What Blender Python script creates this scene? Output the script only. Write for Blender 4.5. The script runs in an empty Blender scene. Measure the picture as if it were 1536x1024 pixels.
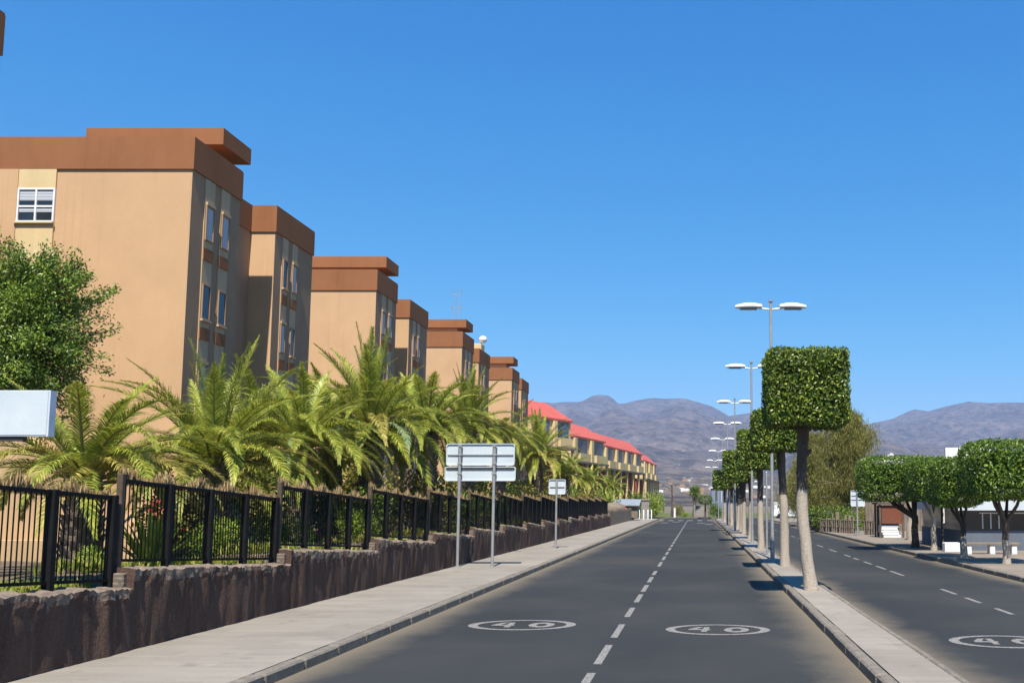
import bpy, math, random
import numpy as np
from mathutils import Vector, Matrix, noise

random.seed(7)
RNG = np.random.default_rng(7)
scene = bpy.context.scene
COL = scene.collection
R = math.radians

# ------------------------------------------------------------------ camera numbers
H = 1.85                      # eye height above the road
F = 1445.0                    # focal length in photo pixels (1536 wide)
TH = R(5.5)                   # pitch
CX, CY = 1048.0, 754.0 - F * math.tan(TH)
ST, CT = math.sin(TH), math.cos(TH)


def ray(px, py):
    u, v = (px - CX) / F, (CY - py) / F
    return u, CT - v * ST, v * CT + ST


def P(px, py, Y):
    """world point at distance Y along the road"""
    dx, dy, dz = ray(px, py)
    t = Y / dy
    return Vector((dx * t, Y, H + dz * t))


def G(px, py, z=0.0):
    """world point on the level z"""
    dx, dy, dz = ray(px, py)
    t = (z - H) / dz
    return Vector((dx * t, dy * t, z))


# ------------------------------------------------------------------ materials
MATS = {}


def new_mat(name):
    m = bpy.data.materials.new(name)
    m.use_nodes = True
    nt = m.node_tree
    for n in list(nt.nodes):
        nt.nodes.remove(n)
    out = nt.nodes.new("ShaderNodeOutputMaterial")
    b = nt.nodes.new("ShaderNodeBsdfPrincipled")
    nt.links.new(b.outputs[0], out.inputs[0])
    MATS[name] = m
    return m, nt, b, out


def N(nt, typ, **kw):
    n = nt.nodes.new(typ)
    for k, v in kw.items():
        setattr(n, k, v)
    return n


def rgba(c):
    return (c[0], c[1], c[2], 1.0)


def noise_node(nt, scale, detail=4, rough=0.55, vec=None, stretch=None):
    geo = N(nt, "ShaderNodeNewGeometry")
    src = geo.outputs["Position"] if vec is None else vec
    if stretch:
        mp = N(nt, "ShaderNodeMapping")
        mp.inputs["Scale"].default_value = stretch
        nt.links.new(src, mp.inputs[0])
        src = mp.outputs[0]
    n = N(nt, "ShaderNodeTexNoise")
    n.inputs["Scale"].default_value = scale
    n.inputs["Detail"].default_value = detail
    n.inputs["Roughness"].default_value = rough
    nt.links.new(src, n.inputs["Vector"])
    return n.outputs["Fac"]


def ramp(nt, fac, stops):
    r = N(nt, "ShaderNodeValToRGB")
    e = r.color_ramp.elements
    while len(e) < len(stops):
        e.new(0.5)
    for el, (p, c) in zip(e, stops):
        el.position = p
        el.color = rgba(c) if len(c) == 3 else c
    nt.links.new(fac, r.inputs[0])
    return r.outputs[0]


def mix(nt, a, b, fac, mode="MIX"):
    m = N(nt, "ShaderNodeMix", data_type="RGBA", blend_type=mode)
    m.clamp_factor = True
    for sock, val in ((m.inputs[0], fac), (m.inputs[6], a), (m.inputs[7], b)):
        if isinstance(val, (int, float)):
            sock.default_value = val
        elif isinstance(val, tuple):
            sock.default_value = rgba(val)
        else:
            nt.links.new(val, sock)
    return m.outputs[2]


def math_node(nt, op, a, b=None, clamp=False):
    m = N(nt, "ShaderNodeMath", operation=op)
    m.use_clamp = clamp
    for i, v in enumerate((a, b)):
        if v is None:
            continue
        if isinstance(v, (int, float)):
            m.inputs[i].default_value = v
        else:
            nt.links.new(v, m.inputs[i])
    return m.outputs[0]


def bump(nt, b, height, strength, dist=0.02):
    bm = N(nt, "ShaderNodeBump")
    bm.inputs["Strength"].default_value = strength
    bm.inputs["Distance"].default_value = dist
    nt.links.new(height, bm.inputs["Height"])
    nt.links.new(bm.outputs[0], b.inputs["Normal"])


ALB = 0.66      # paints and stone as they are, not as sunlight shows them


def sc(c):
    return tuple(x * ALB for x in c)


def surface(name, c1, c2, scale=3.0, rough=0.85, metal=0.0, bump_s=0.3, bump_scale=60, spec=0.3, stretch=None, fine=0.12, alb=True):
    m, nt, b, out = new_mat(name)
    if alb:
        c1, c2 = sc(c1), sc(c2)
    n1 = noise_node(nt, scale, 5, 0.6, stretch=stretch)
    col = ramp(nt, n1, [(0.3, c1), (0.7, c2)])
    n2 = noise_node(nt, bump_scale, 3, 0.6)
    if fine:
        v = ramp(nt, n2, [(0.25, (1 - fine,) * 3), (0.75, (1 + fine,) * 3)])
        col = mix(nt, col, v, 1.0, "MULTIPLY")
    nt.links.new(col, b.inputs["Base Color"])
    b.inputs["Roughness"].default_value = rough
    b.inputs["Metallic"].default_value = metal
    b.inputs["Specular IOR Level"].default_value = spec
    if bump_s:
        bump(nt, b, n2, bump_s)
    return m


def leaf_mat(name, stops, rough=0.5, trans=0.25, spec=0.3, patch=None):
    m, nt, b, out = new_mat(name)
    geo = N(nt, "ShaderNodeNewGeometry")
    col = ramp(nt, geo.outputs["Random Per Island"], stops)
    if patch:
        pn = noise_node(nt, patch, 2, 0.5)
        v = ramp(nt, pn, [(0.3, (0.72, 0.74, 0.7)), (0.7, (1.2, 1.2, 1.1))])
        col = mix(nt, col, v, 1.0, "MULTIPLY")
    nt.links.new(col, b.inputs["Base Color"])
    b.inputs["Roughness"].default_value = rough
    b.inputs["Specular IOR Level"].default_value = spec
    t = N(nt, "ShaderNodeBsdfTranslucent")
    nt.links.new(col, t.inputs[0])
    ms = N(nt, "ShaderNodeMixShader")
    ms.inputs[0].default_value = trans
    nt.links.new(b.outputs[0], ms.inputs[1])
    nt.links.new(t.outputs[0], ms.inputs[2])
    nt.links.new(ms.outputs[0], out.inputs[0])
    return m


def asphalt_mat(name, edges):
    m, nt, b, out = new_mat(name)
    geo = N(nt, "ShaderNodeNewGeometry")
    sep = N(nt, "ShaderNodeSeparateXYZ")
    nt.links.new(geo.outputs["Position"], sep.inputs[0])
    big = noise_node(nt, 0.35, 4, 0.6, stretch=(1.0, 0.25, 1))
    fine = noise_node(nt, 140, 2, 0.7)
    col = ramp(nt, big, [(0.3, (0.031, 0.034, 0.037)), (0.7, (0.044, 0.047, 0.049))])
    sp = ramp(nt, fine, [(0.3, (0.6, 0.6, 0.6)), (0.55, (1, 1, 1)), (0.8, (1.75, 1.7, 1.6))])
    col = mix(nt, col, sp, 1.0, "MULTIPLY")
    # dust swept to the kerbs
    wob = noise_node(nt, 0.9, 5, 0.65)
    wob2 = noise_node(nt, 9, 4, 0.7)
    d = None
    for x in edges:
        dx = math_node(nt, "ABSOLUTE", math_node(nt, "SUBTRACT", sep.outputs[0], x))
        d = dx if d is None else math_node(nt, "MINIMUM", d, dx)
    w = math_node(nt, "ADD", math_node(nt, "MULTIPLY", wob, 1.15), 0.12)
    w = math_node(nt, "ADD", w, math_node(nt, "MULTIPLY", math_node(nt, "SUBTRACT", wob2, 0.5), 0.5))
    f = math_node(nt, "SUBTRACT", 1.0, math_node(nt, "DIVIDE", d, w), clamp=True)
    f = math_node(nt, "POWER", f, 1.5)
    f = math_node(nt, "MULTIPLY", f, 0.72, clamp=True)
    col = mix(nt, col, (0.21, 0.175, 0.125), f)
    # large faint dusty areas
    dn = noise_node(nt, 0.22, 4, 0.6)
    df = ramp(nt, dn, [(0.45, (0, 0, 0)), (0.75, (0.22, 0.22, 0.22))])
    dfv = N(nt, "ShaderNodeRGBToBW")
    nt.links.new(df, dfv.inputs[0])
    col = mix(nt, col, (0.115, 0.097, 0.072), dfv.outputs[0])
    nt.links.new(col, b.inputs["Base Color"])
    b.inputs["Roughness"].default_value = 0.85
    b.inputs["Specular IOR Level"].default_value = 0.08
    bump(nt, b, fine, 0.35, 0.01)
    return m


def paving_mat(name, c1, c2, bw, bh, off=(0, 0, 0), joint=0.9):
    m, nt, b, out = new_mat(name)
    c1, c2 = sc(c1), sc(c2)
    geo = N(nt, "ShaderNodeNewGeometry")
    n1 = noise_node(nt, 1.3, 7, 0.75, stretch=(0.45, 6.0, 1))
    n3 = noise_node(nt, 0.35, 4, 0.6)
    col = ramp(nt, n1, [(0.3, c1), (0.7, c2)])
    v = ramp(nt, n3, [(0.3, (0.82, 0.81, 0.8)), (0.7, (1.06, 1.06, 1.06))])
    col = mix(nt, col, v, 1.0, "MULTIPLY")
    br = N(nt, "ShaderNodeTexBrick")
    br.offset = 0.5
    br.inputs["Scale"].default_value = 1.0
    br.inputs["Mortar Size"].default_value = 0.006
    br.inputs["Mortar Smooth"].default_value = 0.4
    br.inputs["Brick Width"].default_value = bw
    br.inputs["Row Height"].default_value = bh
    br.inputs["Color1"].default_value = (1, 1, 1, 1)
    br.inputs["Color2"].default_value = (0.86, 0.86, 0.87, 1)
    br.inputs["Mortar"].default_value = (joint, joint, joint * 0.97, 1)
    mp = N(nt, "ShaderNodeMapping")
    mp.inputs["Location"].default_value = off
    nt.links.new(geo.outputs["Position"], mp.inputs[0])
    nt.links.new(mp.outputs[0], br.inputs["Vector"])
    col = mix(nt, col, br.outputs["Color"], 1.0, "MULTIPLY")
    n2 = noise_node(nt, 70, 3, 0.7)
    v2 = ramp(nt, n2, [(0.3, (0.88, 0.88, 0.88)), (0.7, (1.1, 1.1, 1.1))])
    col = mix(nt, col, v2, 1.0, "MULTIPLY")
    # dark spots and spills
    n4 = noise_node(nt, 2.6, 3, 0.5)
    v4 = ramp(nt, n4, [(0.62, (1, 1, 1)), (0.75, (0.78, 0.76, 0.74))])
    col = mix(nt, col, v4, 1.0, "MULTIPLY")
    nt.links.new(col, b.inputs["Base Color"])
    b.inputs["Roughness"].default_value = 0.9
    b.inputs["Specular IOR Level"].default_value = 0.2
    bump(nt, b, n2, 0.3, 0.008)
    return m


def stucco_mat(name, base, streak=0.1):
    m, nt, b, out = new_mat(name)
    base = sc(base)
    n1 = noise_node(nt, 0.5, 5, 0.6)
    n2 = noise_node(nt, 0.9, 6, 0.7, stretch=(1.3, 1.3, 0.5))
    n3 = noise_node(nt, 45, 3, 0.6)
    k = [0.93, 1.05]
    col = ramp(nt, n1, [(0.3, tuple(c * k[0] for c in base)), (0.7, tuple(c * k[1] for c in base))])
    v = ramp(nt, n2, [(0.35, (1 - streak, 1 - streak * 1.1, 1 - streak * 1.2)), (0.6, (1, 1, 1))])
    col = mix(nt, col, v, 1.0, "MULTIPLY")
    n4 = noise_node(nt, 0.8, 4, 0.65, stretch=(5.0, 5.0, 0.16))
    v4 = ramp(nt, n4, [(0.56, (1, 1, 1)), (0.74, (0.90, 0.885, 0.87))])
    col = mix(nt, col, v4, 1.0, "MULTIPLY")
    v3 = ramp(nt, n3, [(0.3, (0.95, 0.95, 0.95)), (0.7, (1.04, 1.04, 1.04))])
    col = mix(nt, col, v3, 1.0, "MULTIPLY")
    nt.links.new(col, b.inputs["Base Color"])
    b.inputs["Roughness"].default_value = 0.92
    b.inputs["Specular IOR Level"].default_value = 0.15
    bump(nt, b, n3, 0.35, 0.02)
    return m


def rockwall_mat(name):
    m, nt, b, out = new_mat(name)
    n1 = noise_node(nt, 1.4, 6, 0.65, stretch=(3.0, 3.0, 0.5))
    n2 = noise_node(nt, 5.0, 6, 0.7, stretch=(2.0, 2.0, 0.3))
    n3 = noise_node(nt, 30, 4, 0.7)
    col = ramp(nt, n1, [(0.3, (0.074, 0.046, 0.036)), (0.7, (0.125, 0.081, 0.060))])
    st = ramp(nt, n2, [(0.60, (0, 0, 0)), (0.72, (0.55, 0.55, 0.55))])
    bw = N(nt, "ShaderNodeRGBToBW")
    nt.links.new(st, bw.inputs[0])
    col = mix(nt, col, (0.28, 0.205, 0.12), bw.outputs[0])
    v3 = ramp(nt, n3, [(0.3, (0.75, 0.75, 0.75)), (0.7, (1.2, 1.2, 1.2))])
    col = mix(nt, col, v3, 1.0, "MULTIPLY")
    nt.links.new(col, b.inputs["Base Color"])
    b.inputs["Roughness"].default_value = 0.95
    b.inputs["Specular IOR Level"].default_value = 0.15
    hh = math_node(nt, "ADD", n2, math_node(nt, "MULTIPLY", n3, 0.4))
    bump(nt, b, hh, 0.8, 0.06)
    return m


def masonry_mat(name, c1, c2, mortar, bw, bh):
    m, nt, b, out = new_mat(name)
    c1, c2, mortar = sc(c1), sc(c2), sc(mortar)
    tc = N(nt, "ShaderNodeTexCoord")
    mp = N(nt, "ShaderNodeMapping")
    mp.inputs["Rotation"].default_value = (R(90), 0, 0)
    nt.links.new(tc.outputs["Object"], mp.inputs[0])
    br = N(nt, "ShaderNodeTexBrick")
    br.inputs["Scale"].default_value = 1
    br.inputs["Brick Width"].default_value = bw
    br.inputs["Row Height"].default_value = bh
    br.inputs["Mortar Size"].default_value = 0.02
    br.inputs["Color1"].default_value = rgba(c1)
    br.inputs["Color2"].default_value = rgba(c2)
    br.inputs["Mortar"].default_value = rgba(mortar)
    nt.links.new(mp.outputs[0], br.inputs["Vector"])
    n3 = noise_node(nt, 12, 4, 0.7)
    v3 = ramp(nt, n3, [(0.3, (0.75, 0.75, 0.75)), (0.7, (1.15, 1.15, 1.15))])
    col = mix(nt, br.outputs["Color"], v3, 1.0, "MULTIPLY")
    nt.links.new(col, b.inputs["Base Color"])
    b.inputs["Roughness"].default_value = 0.9
    bump(nt, b, n3, 0.5, 0.03)
    return m


def glass_mat(name, col=(0.02, 0.025, 0.03), rough=0.08):
    m, nt, b, out = new_mat(name)
    n = noise_node(nt, 0.8, 2, 0.5)
    c = ramp(nt, n, [(0.3, tuple(x * 0.7 for x in col)), (0.7, tuple(x * 1.3 for x in col))])
    nt.links.new(c, b.inputs["Base Color"])
    b.inputs["Roughness"].default_value = rough
    b.inputs["Specular IOR Level"].default_value = 0.6
    return m


def blinds_mat(name):
    m, nt, b, out = new_mat(name)
    geo = N(nt, "ShaderNodeNewGeometry")
    w = N(nt, "ShaderNodeTexWave", wave_type="BANDS", bands_direction="Z")
    w.inputs["Scale"].default_value = 3.2
    nt.links.new(geo.outputs["Position"], w.inputs["Vector"])
    c = ramp(nt, w.outputs["Fac"], [(0.2, (0.30, 0.33, 0.36)), (0.6, (0.46, 0.49, 0.52))])
    nt.links.new(c, b.inputs["Base Color"])
    b.inputs["Roughness"].default_value = 0.6
    return m


def roof_mat(name, c):
    m, nt, b, out = new_mat(name)
    c = sc(c)
    tc = N(nt, "ShaderNodeNewGeometry")
    w = N(nt, "ShaderNodeTexWave", wave_type="BANDS", bands_direction="DIAGONAL")
    w.inputs["Scale"].default_value = 1.6
    w.inputs["Distortion"].default_value = 0.6
    nt.links.new(tc.outputs["Position"], w.inputs["Vector"])
    n = noise_node(nt, 1.2, 5, 0.7)
    col = ramp(nt, n, [(0.3, tuple(x * 0.85 for x in c)), (0.7, tuple(x * 1.1 for x in c))])
    v = ramp(nt, w.outputs["Fac"], [(0.1, (0.78, 0.78, 0.78)), (0.5, (1.05, 1.05, 1.05))])
    col = mix(nt, col, v, 1.0, "MULTIPLY")
    nt.links.new(col, b.inputs["Base Color"])
    b.inputs["Roughness"].default_value = 0.85
    bump(nt, b, w.outputs["Fac"], 0.4, 0.05)
    return m


asphalt = asphalt_mat("asphalt_left", (-4.4, 1.8, 2.65, 7.6))
pave = paving_mat("sidewalk_paving", (0.365, 0.325, 0.27), (0.445, 0.405, 0.345), 0.8, 0.4)
pave_med = paving_mat("median_paving", (0.385, 0.34, 0.28), (0.465, 0.42, 0.355), 0.6, 0.9)
pave_right = paving_mat("right_paving", (0.30, 0.25, 0.195), (0.42, 0.36, 0.29), 0.5, 0.5)
kerb_m = surface("kerb_stone", (0.20, 0.175, 0.14), (0.32, 0.285, 0.235), 6, 0.95, bump_s=0.7, bump_scale=35, fine=0.25)
paint = surface("road_paint", (0.10, 0.095, 0.09), (0.47, 0.45, 0.415), 30, 0.8, bump_s=0.2, bump_scale=120, fine=0.2)
soil = surface("dry_soil", (0.16, 0.115, 0.075), (0.26, 0.20, 0.14), 1.2, 0.95, bump_s=0.6, bump_scale=20, fine=0.25)
scrub = surface("scrub_ground", (0.17, 0.14, 0.09), (0.25, 0.21, 0.14), 0.08, 0.95, bump_s=0.3, bump_scale=3)
lawn_m = surface("lawn_green", (0.09, 0.12, 0.03), (0.17, 0.20, 0.05), 1.0, 0.95, bump_s=0.6, bump_scale=25, fine=0.25)
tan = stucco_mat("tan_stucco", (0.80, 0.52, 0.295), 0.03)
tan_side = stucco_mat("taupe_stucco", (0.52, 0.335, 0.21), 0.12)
bay_m = stucco_mat("beige_stucco", (0.74, 0.54, 0.34), 0.1)
yellow = stucco_mat("cream_stucco", (0.94, 0.73, 0.40), 0.08)
brown = stucco_mat("brown_stucco", (0.41, 0.178, 0.080), 0.10)
garden_st = stucco_mat("apricot_stucco", (0.72, 0.50, 0.28), 0.18)
houseyellow = stucco_mat("ochre_stucco", (0.92, 0.70, 0.37), 0.12)
redroof = roof_mat("red_tile", (0.74, 0.145, 0.11))
redwall = stucco_mat("red_stucco", (0.42, 0.09, 0.06), 0.1)
rock = rockwall_mat("rough_stone")
crumble = surface("crumbled_stone", (0.17, 0.125, 0.095), (0.33, 0.265, 0.205), 7, 0.95, bump_s=0.9, bump_scale=30, fine=0.3)
railing = surface("black_iron", (0.010, 0.010, 0.010), (0.018, 0.017, 0.016), 8, 0.65, bump_s=0.1, spec=0.15)
rustpost = surface("rusted_post", (0.10, 0.065, 0.045), (0.17, 0.12, 0.085), 10, 0.8)
galv = surface("galvanised_steel", (0.42, 0.42, 0.42), (0.56, 0.56, 0.56), 5, 0.5, metal=0.35, bump_s=0.1, spec=0.4)
lampwhite = surface("lamp_white", (0.74, 0.75, 0.76), (0.84, 0.84, 0.84), 4, 0.4, bump_s=0.0, fine=0, alb=False)
lampgrey = surface("lamp_grey", (0.30, 0.30, 0.31), (0.4, 0.4, 0.4), 4, 0.5, bump_s=0.0, fine=0)
signback = surface("sign_aluminium", (0.47, 0.53, 0.565), (0.56, 0.615, 0.645), 1.5, 0.45, metal=0.1, bump_s=0.05, spec=0.4, fine=0.04, alb=False)
signrim = surface("sign_rim", (0.50, 0.55, 0.60), (0.62, 0.66, 0.70), 3, 0.4, metal=0.2, bump_s=0.0, fine=0, alb=False)
darkmetal = surface("dark_metal", (0.05, 0.05, 0.055), (0.09, 0.09, 0.095), 4, 0.6, bump_s=0.1)
white_m = surface("white_paint", (0.66, 0.66, 0.65), (0.8, 0.8, 0.79), 2, 0.6, bump_s=0.05, fine=0.04, alb=False)
bark_pale = surface("pale_bark", (0.50, 0.42, 0.33), (0.62, 0.53, 0.43), 5, 0.95, bump_s=0.8, bump_scale=28, stretch=(1, 1, 0.3), fine=0.25)
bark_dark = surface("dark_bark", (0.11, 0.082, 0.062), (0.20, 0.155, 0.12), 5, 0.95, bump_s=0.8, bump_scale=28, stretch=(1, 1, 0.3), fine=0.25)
palmtrunk = surface("palm_bark", (0.14, 0.105, 0.075), (0.30, 0.24, 0.18), 8, 0.95, bump_s=0.9, bump_scale=40, fine=0.3)
wood = surface("weathered_wood", (0.20, 0.15, 0.11), (0.34, 0.28, 0.21), 6, 0.9, bump_s=0.4, stretch=(1, 1, 0.2))
rustpanel = surface("rust_panel", (0.20, 0.065, 0.035), (0.30, 0.11, 0.06), 14, 0.9, bump_s=0.3)
bluebase = stucco_mat("bluegrey_render", (0.19, 0.225, 0.28), 0.1)
bluewall = stucco_mat("blue_render", (0.26, 0.33, 0.52), 0.15)
glass = glass_mat("dark_glass")
glass_b = glass_mat("blue_glass", (0.06, 0.08, 0.11))
blinds = blinds_mat("roller_blind")
frame_w = surface("white_frame", (0.70, 0.70, 0.70), (0.78, 0.78, 0.78), 3, 0.5, bump_s=0, fine=0, alb=False)
stonegrey = masonry_mat("grey_masonry", (0.33, 0.30, 0.27), (0.42, 0.39, 0.35), (0.20, 0.18, 0.16), 0.5, 0.22)
pierbrick = masonry_mat("pier_brick", (0.30, 0.235, 0.175), (0.38, 0.305, 0.23), (0.2, 0.16, 0.12), 0.22, 0.06)
corr = surface("corrugated_sheet", (0.35, 0.38, 0.42), (0.5, 0.53, 0.56), 3, 0.5, metal=0.2)
vanpaint = surface("van_paint", (0.72, 0.73, 0.74), (0.78, 0.79, 0.8), 1, 0.3, bump_s=0, fine=0, spec=0.5, alb=False)
rubber = surface("black_rubber", (0.015, 0.015, 0.015), (0.03, 0.03, 0.03), 8, 0.8, bump_s=0.1)
orange = surface("orange_fabric", (0.6, 0.13, 0.05), (0.7, 0.18, 0.07), 3, 0.8, bump_s=0.1)

leaf_top = leaf_mat("topiary_leaf", [(0.0, (0.035, 0.067, 0.008)), (0.45, (0.104, 0.165, 0.018)), (0.8, (0.208, 0.277, 0.036)), (1.0, (0.396, 0.420, 0.078))], 0.38, 0.2, 0.4, patch=3.0)
leaf_umb = leaf_mat("street_tree_leaf", [(0.0, (0.031, 0.075, 0.009)), (0.5, (0.094, 0.169, 0.015)), (0.85, (0.180, 0.264, 0.031)), (1.0, (0.275, 0.338, 0.051))], 0.4, 0.25, 0.4, patch=1.2)
leaf_fig = leaf_mat("dark_tree_leaf", [(0.0, (0.048, 0.093, 0.013)), (0.5, (0.131, 0.218, 0.026)), (1.0, (0.308, 0.397, 0.058))], 0.4, 0.25, 0.4, patch=0.9)
leaf_cas = leaf_mat("casuarina_needle", [(0.0, (0.10, 0.105, 0.028)), (0.5, (0.205, 0.20, 0.05)), (1.0, (0.34, 0.31, 0.10))], 0.7, 0.3, 0.1, patch=0.7)
leaf_palm = leaf_mat("palm_leaflet", [(0.0, (0.141, 0.185, 0.024)), (0.45, (0.282, 0.329, 0.044)), (0.8, (0.451, 0.445, 0.076)), (1.0, (0.583, 0.530, 0.152))], 0.42, 0.35, 0.35, patch=0.8)
leaf_palm_y = leaf_mat("yellow_palm_leaflet", [(0.0, (0.252, 0.230, 0.048)), (0.5, (0.420, 0.365, 0.090)), (1.0, (0.588, 0.499, 0.168))], 0.5, 0.3, 0.3, patch=0.8)
leaf_palm_g = leaf_mat("grey_palm_leaflet", [(0.0, (0.143, 0.208, 0.096)), (0.5, (0.247, 0.325, 0.168)), (1.0, (0.364, 0.429, 0.240))], 0.5, 0.25, 0.3, patch=0.8)
leaf_dead = leaf_mat("dead_palm_leaflet", [(0.0, (0.20, 0.14, 0.08)), (0.5, (0.33, 0.25, 0.16)), (1.0, (0.46, 0.37, 0.26))], 0.8, 0.2, 0.1)
rachis_m = surface("palm_midrib", (0.22, 0.22, 0.06), (0.32, 0.30, 0.10), 5, 0.6, bump_s=0)
rachis_d = surface("dead_midrib", (0.30, 0.21, 0.12), (0.44, 0.33, 0.21), 5, 0.8, bump_s=0)
leaf_shrub = leaf_mat("shrub_leaf", [(0.0, (0.048, 0.088, 0.012)), (0.5, (0.136, 0.208, 0.026)), (1.0, (0.288, 0.352, 0.060))], 0.5, 0.3, 0.3, patch=1.5)
leaf_lime = leaf_mat("lime_leaf", [(0.0, (0.128, 0.208, 0.018)), (0.5, (0.256, 0.352, 0.036)), (1.0, (0.432, 0.496, 0.084))], 0.45, 0.3, 0.3, patch=1.5)
leaf_olive = leaf_mat("olive_leaf", [(0.0, (0.112, 0.104, 0.024)), (0.5, (0.224, 0.208, 0.042)), (1.0, (0.384, 0.336, 0.084))], 0.6, 0.3, 0.2, patch=1.5)
leaf_red = leaf_mat("red_flower", [(0.0, (0.25, 0.03, 0.03)), (0.5, (0.45, 0.08, 0.06)), (1.0, (0.5, 0.25, 0.15))], 0.6, 0.3, 0.2)
grass_m = leaf_mat("grass_blade", [(0.0, (0.112, 0.154, 0.018)), (0.6, (0.266, 0.308, 0.042)), (1.0, (0.462, 0.420, 0.120))], 0.6, 0.3, 0.2)
reed_m = leaf_mat("dry_reed", [(0.0, (0.10, 0.060, 0.030)), (0.5, (0.29, 0.195, 0.095)), (1.0, (0.50, 0.385, 0.20))], 0.85, 0.15, 0.1)


# ------------------------------------------------------------------ mesh helpers
class MB:
    def __init__(self):
        self.v, self.f, self.m, self.sm = [], [], [], []

    def add(self, verts, faces, mi=0, smooth=False):
        o = len(self.v)
        self.v += [tuple(p) for p in verts]
        self.f += [tuple(i + o for i in f) for f in faces]
        self.m += [mi] * len(faces)
        self.sm += [smooth] * len(faces)
        return self

    def box(self, x0, x1, y0, y1, z0, z1, mi=0):
        v = [(x0, y0, z0), (x1, y0, z0), (x1, y1, z0), (x0, y1, z0), (x0, y0, z1), (x1, y0, z1), (x1, y1, z1), (x0, y1, z1)]
        return self.add(v, [(0, 3, 2, 1), (4, 5, 6, 7), (0, 1, 5, 4), (1, 2, 6, 5), (2, 3, 7, 6), (3, 0, 4, 7)], mi)

    def chamfer(self, x0, x1, y0, y1, z0, z1, c=0.02, mi=0):
        """box with chamfered vertical and top edges"""
        def ring(z, i):
            return [(x0 + c + i, y0 + i, z), (x1 - c - i, y0 + i, z), (x1 - i, y0 + c + i, z), (x1 - i, y1 - c - i, z), (x1 - c - i, y1 - i, z), (x0 + c + i, y1 - i, z), (x0 + i, y1 - c - i, z), (x0 + i, y0 + c + i, z)]
        return self.rings([ring(z0, 0), ring(z1 - c, 0), ring(z1, c)], mi, cap=True)

    def rings(self, rs, mi=0, cap=True, smooth=False):
        n = len(rs[0])
        v, f = [], []
        for r in rs:
            v += r
        for k in range(len(rs) - 1):
            for i in range(n):
                j = (i + 1) % n
                f.append((k * n + i, k * n + j, (k + 1) * n + j, (k + 1) * n + i))
        self.add(v, f, mi, smooth)
        if cap:
            self.add(rs[0], [tuple(reversed(range(n)))], mi)
            self.add(rs[-1], [tuple(range(n))], mi)
        return self

    def tube(self, pts, rads, n=8, mi=0, smooth=True, cap=True):
        pts = [Vector(p) for p in pts]
        if isinstance(rads, (int, float)):
            rads = [rads] * len(pts)
        rs = []
        prev = None
        for i, p in enumerate(pts):
            a = pts[max(0, i - 1)]
            b = pts[min(len(pts) - 1, i + 1)]
            d = (b - a).normalized()
            ref = Vector((0, 0, 1)) if abs(d.z) < 0.9 else Vector((0, 1, 0))
            if prev is not None:
                u = (prev - d * prev.dot(d)).normalized()
            else:
                u = d.cross(ref).normalized()
            prev = u
            w = d.cross(u)
            rs.append([tuple(p + (u * math.cos(2 * math.pi * k / n) + w * math.sin(2 * math.pi * k / n)) * rads[i]) for k in range(n)])
        return self.rings(rs, mi, cap, smooth)

    def ellipsoid(self, c, r, nu=16, nv=10, mi=0, flat_below=None):
        v, f = [], []
        for j in range(nv + 1):
            ph = -math.pi / 2 + math.pi * j / nv
            for i in range(nu):
                a = 2 * math.pi * i / nu
                z = math.sin(ph)
                if flat_below is not None and z < flat_below:
                    z = flat_below
                v.append((c[0] + r[0] * math.cos(ph) * math.cos(a), c[1] + r[1] * math.cos(ph) * math.sin(a), c[2] + r[2] * z))
        for j in range(nv):
            for i in range(nu):
                k = (i + 1) % nu
                f.append((j * nu + i, j * nu + k, (j + 1) * nu + k, (j + 1) * nu + i))
        return self.add(v, f, mi, True)

    def build(self, name, mats, parent=None, loc=None):
        """verts are in world space, or local to loc / to the parent"""
        me = bpy.data.meshes.new(name)
        me.from_pydata(self.v, [], self.f)
        mats = mats if isinstance(mats, (list, tuple)) else [mats]
        for m in mats:
            me.materials.append(m)
        me.polygons.foreach_set("material_index", self.m)
        me.polygons.foreach_set("use_smooth", self.sm)
        me.update()
        return link(name, me, parent, loc)


def link(name, me, parent=None, loc=None):
    o = bpy.data.objects.new(name, me)
    COL.objects.link(o)
    if parent is not None:
        o.parent = parent
    if loc is not None:
        o.location = loc
    return o


def thing(name, label, cat, loc=(0, 0, 0), rz=0.0, group=None):
    o = bpy.data.objects.new(name, None)
    o.empty_display_size = 0.3
    COL.objects.link(o)
    o.location = loc
    o.rotation_euler = (0, 0, rz)
    return tag(o, label, cat, group)


def tag(o, label, cat, group=None):
    o["label"] = label
    o["category"] = cat
    if group:
        o["group"] = group
    return o


def struct(o):
    o["kind"] = "structure"
    return o


def copy_tree(o, parent=None):
    c = o.copy()
    COL.objects.link(c)
    if parent is not None:
        c.parent = parent
    for ch in list(o.children):
        copy_tree(ch, c)
    return c


def mesh_np(name, V, faces, mats, mi=None):
    me = bpy.data.meshes.new(name)
    me.from_pydata(np.asarray(V).tolist(), [], faces)
    for m in (mats if isinstance(mats, (list, tuple)) else [mats]):
        me.materials.append(m)
    if mi is not None:
        me.polygons.foreach_set("material_index", mi)
    me.update()
    return me


def unit(a):
    return a / np.maximum(np.linalg.norm(a, axis=1, keepdims=True), 1e-9)


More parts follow.
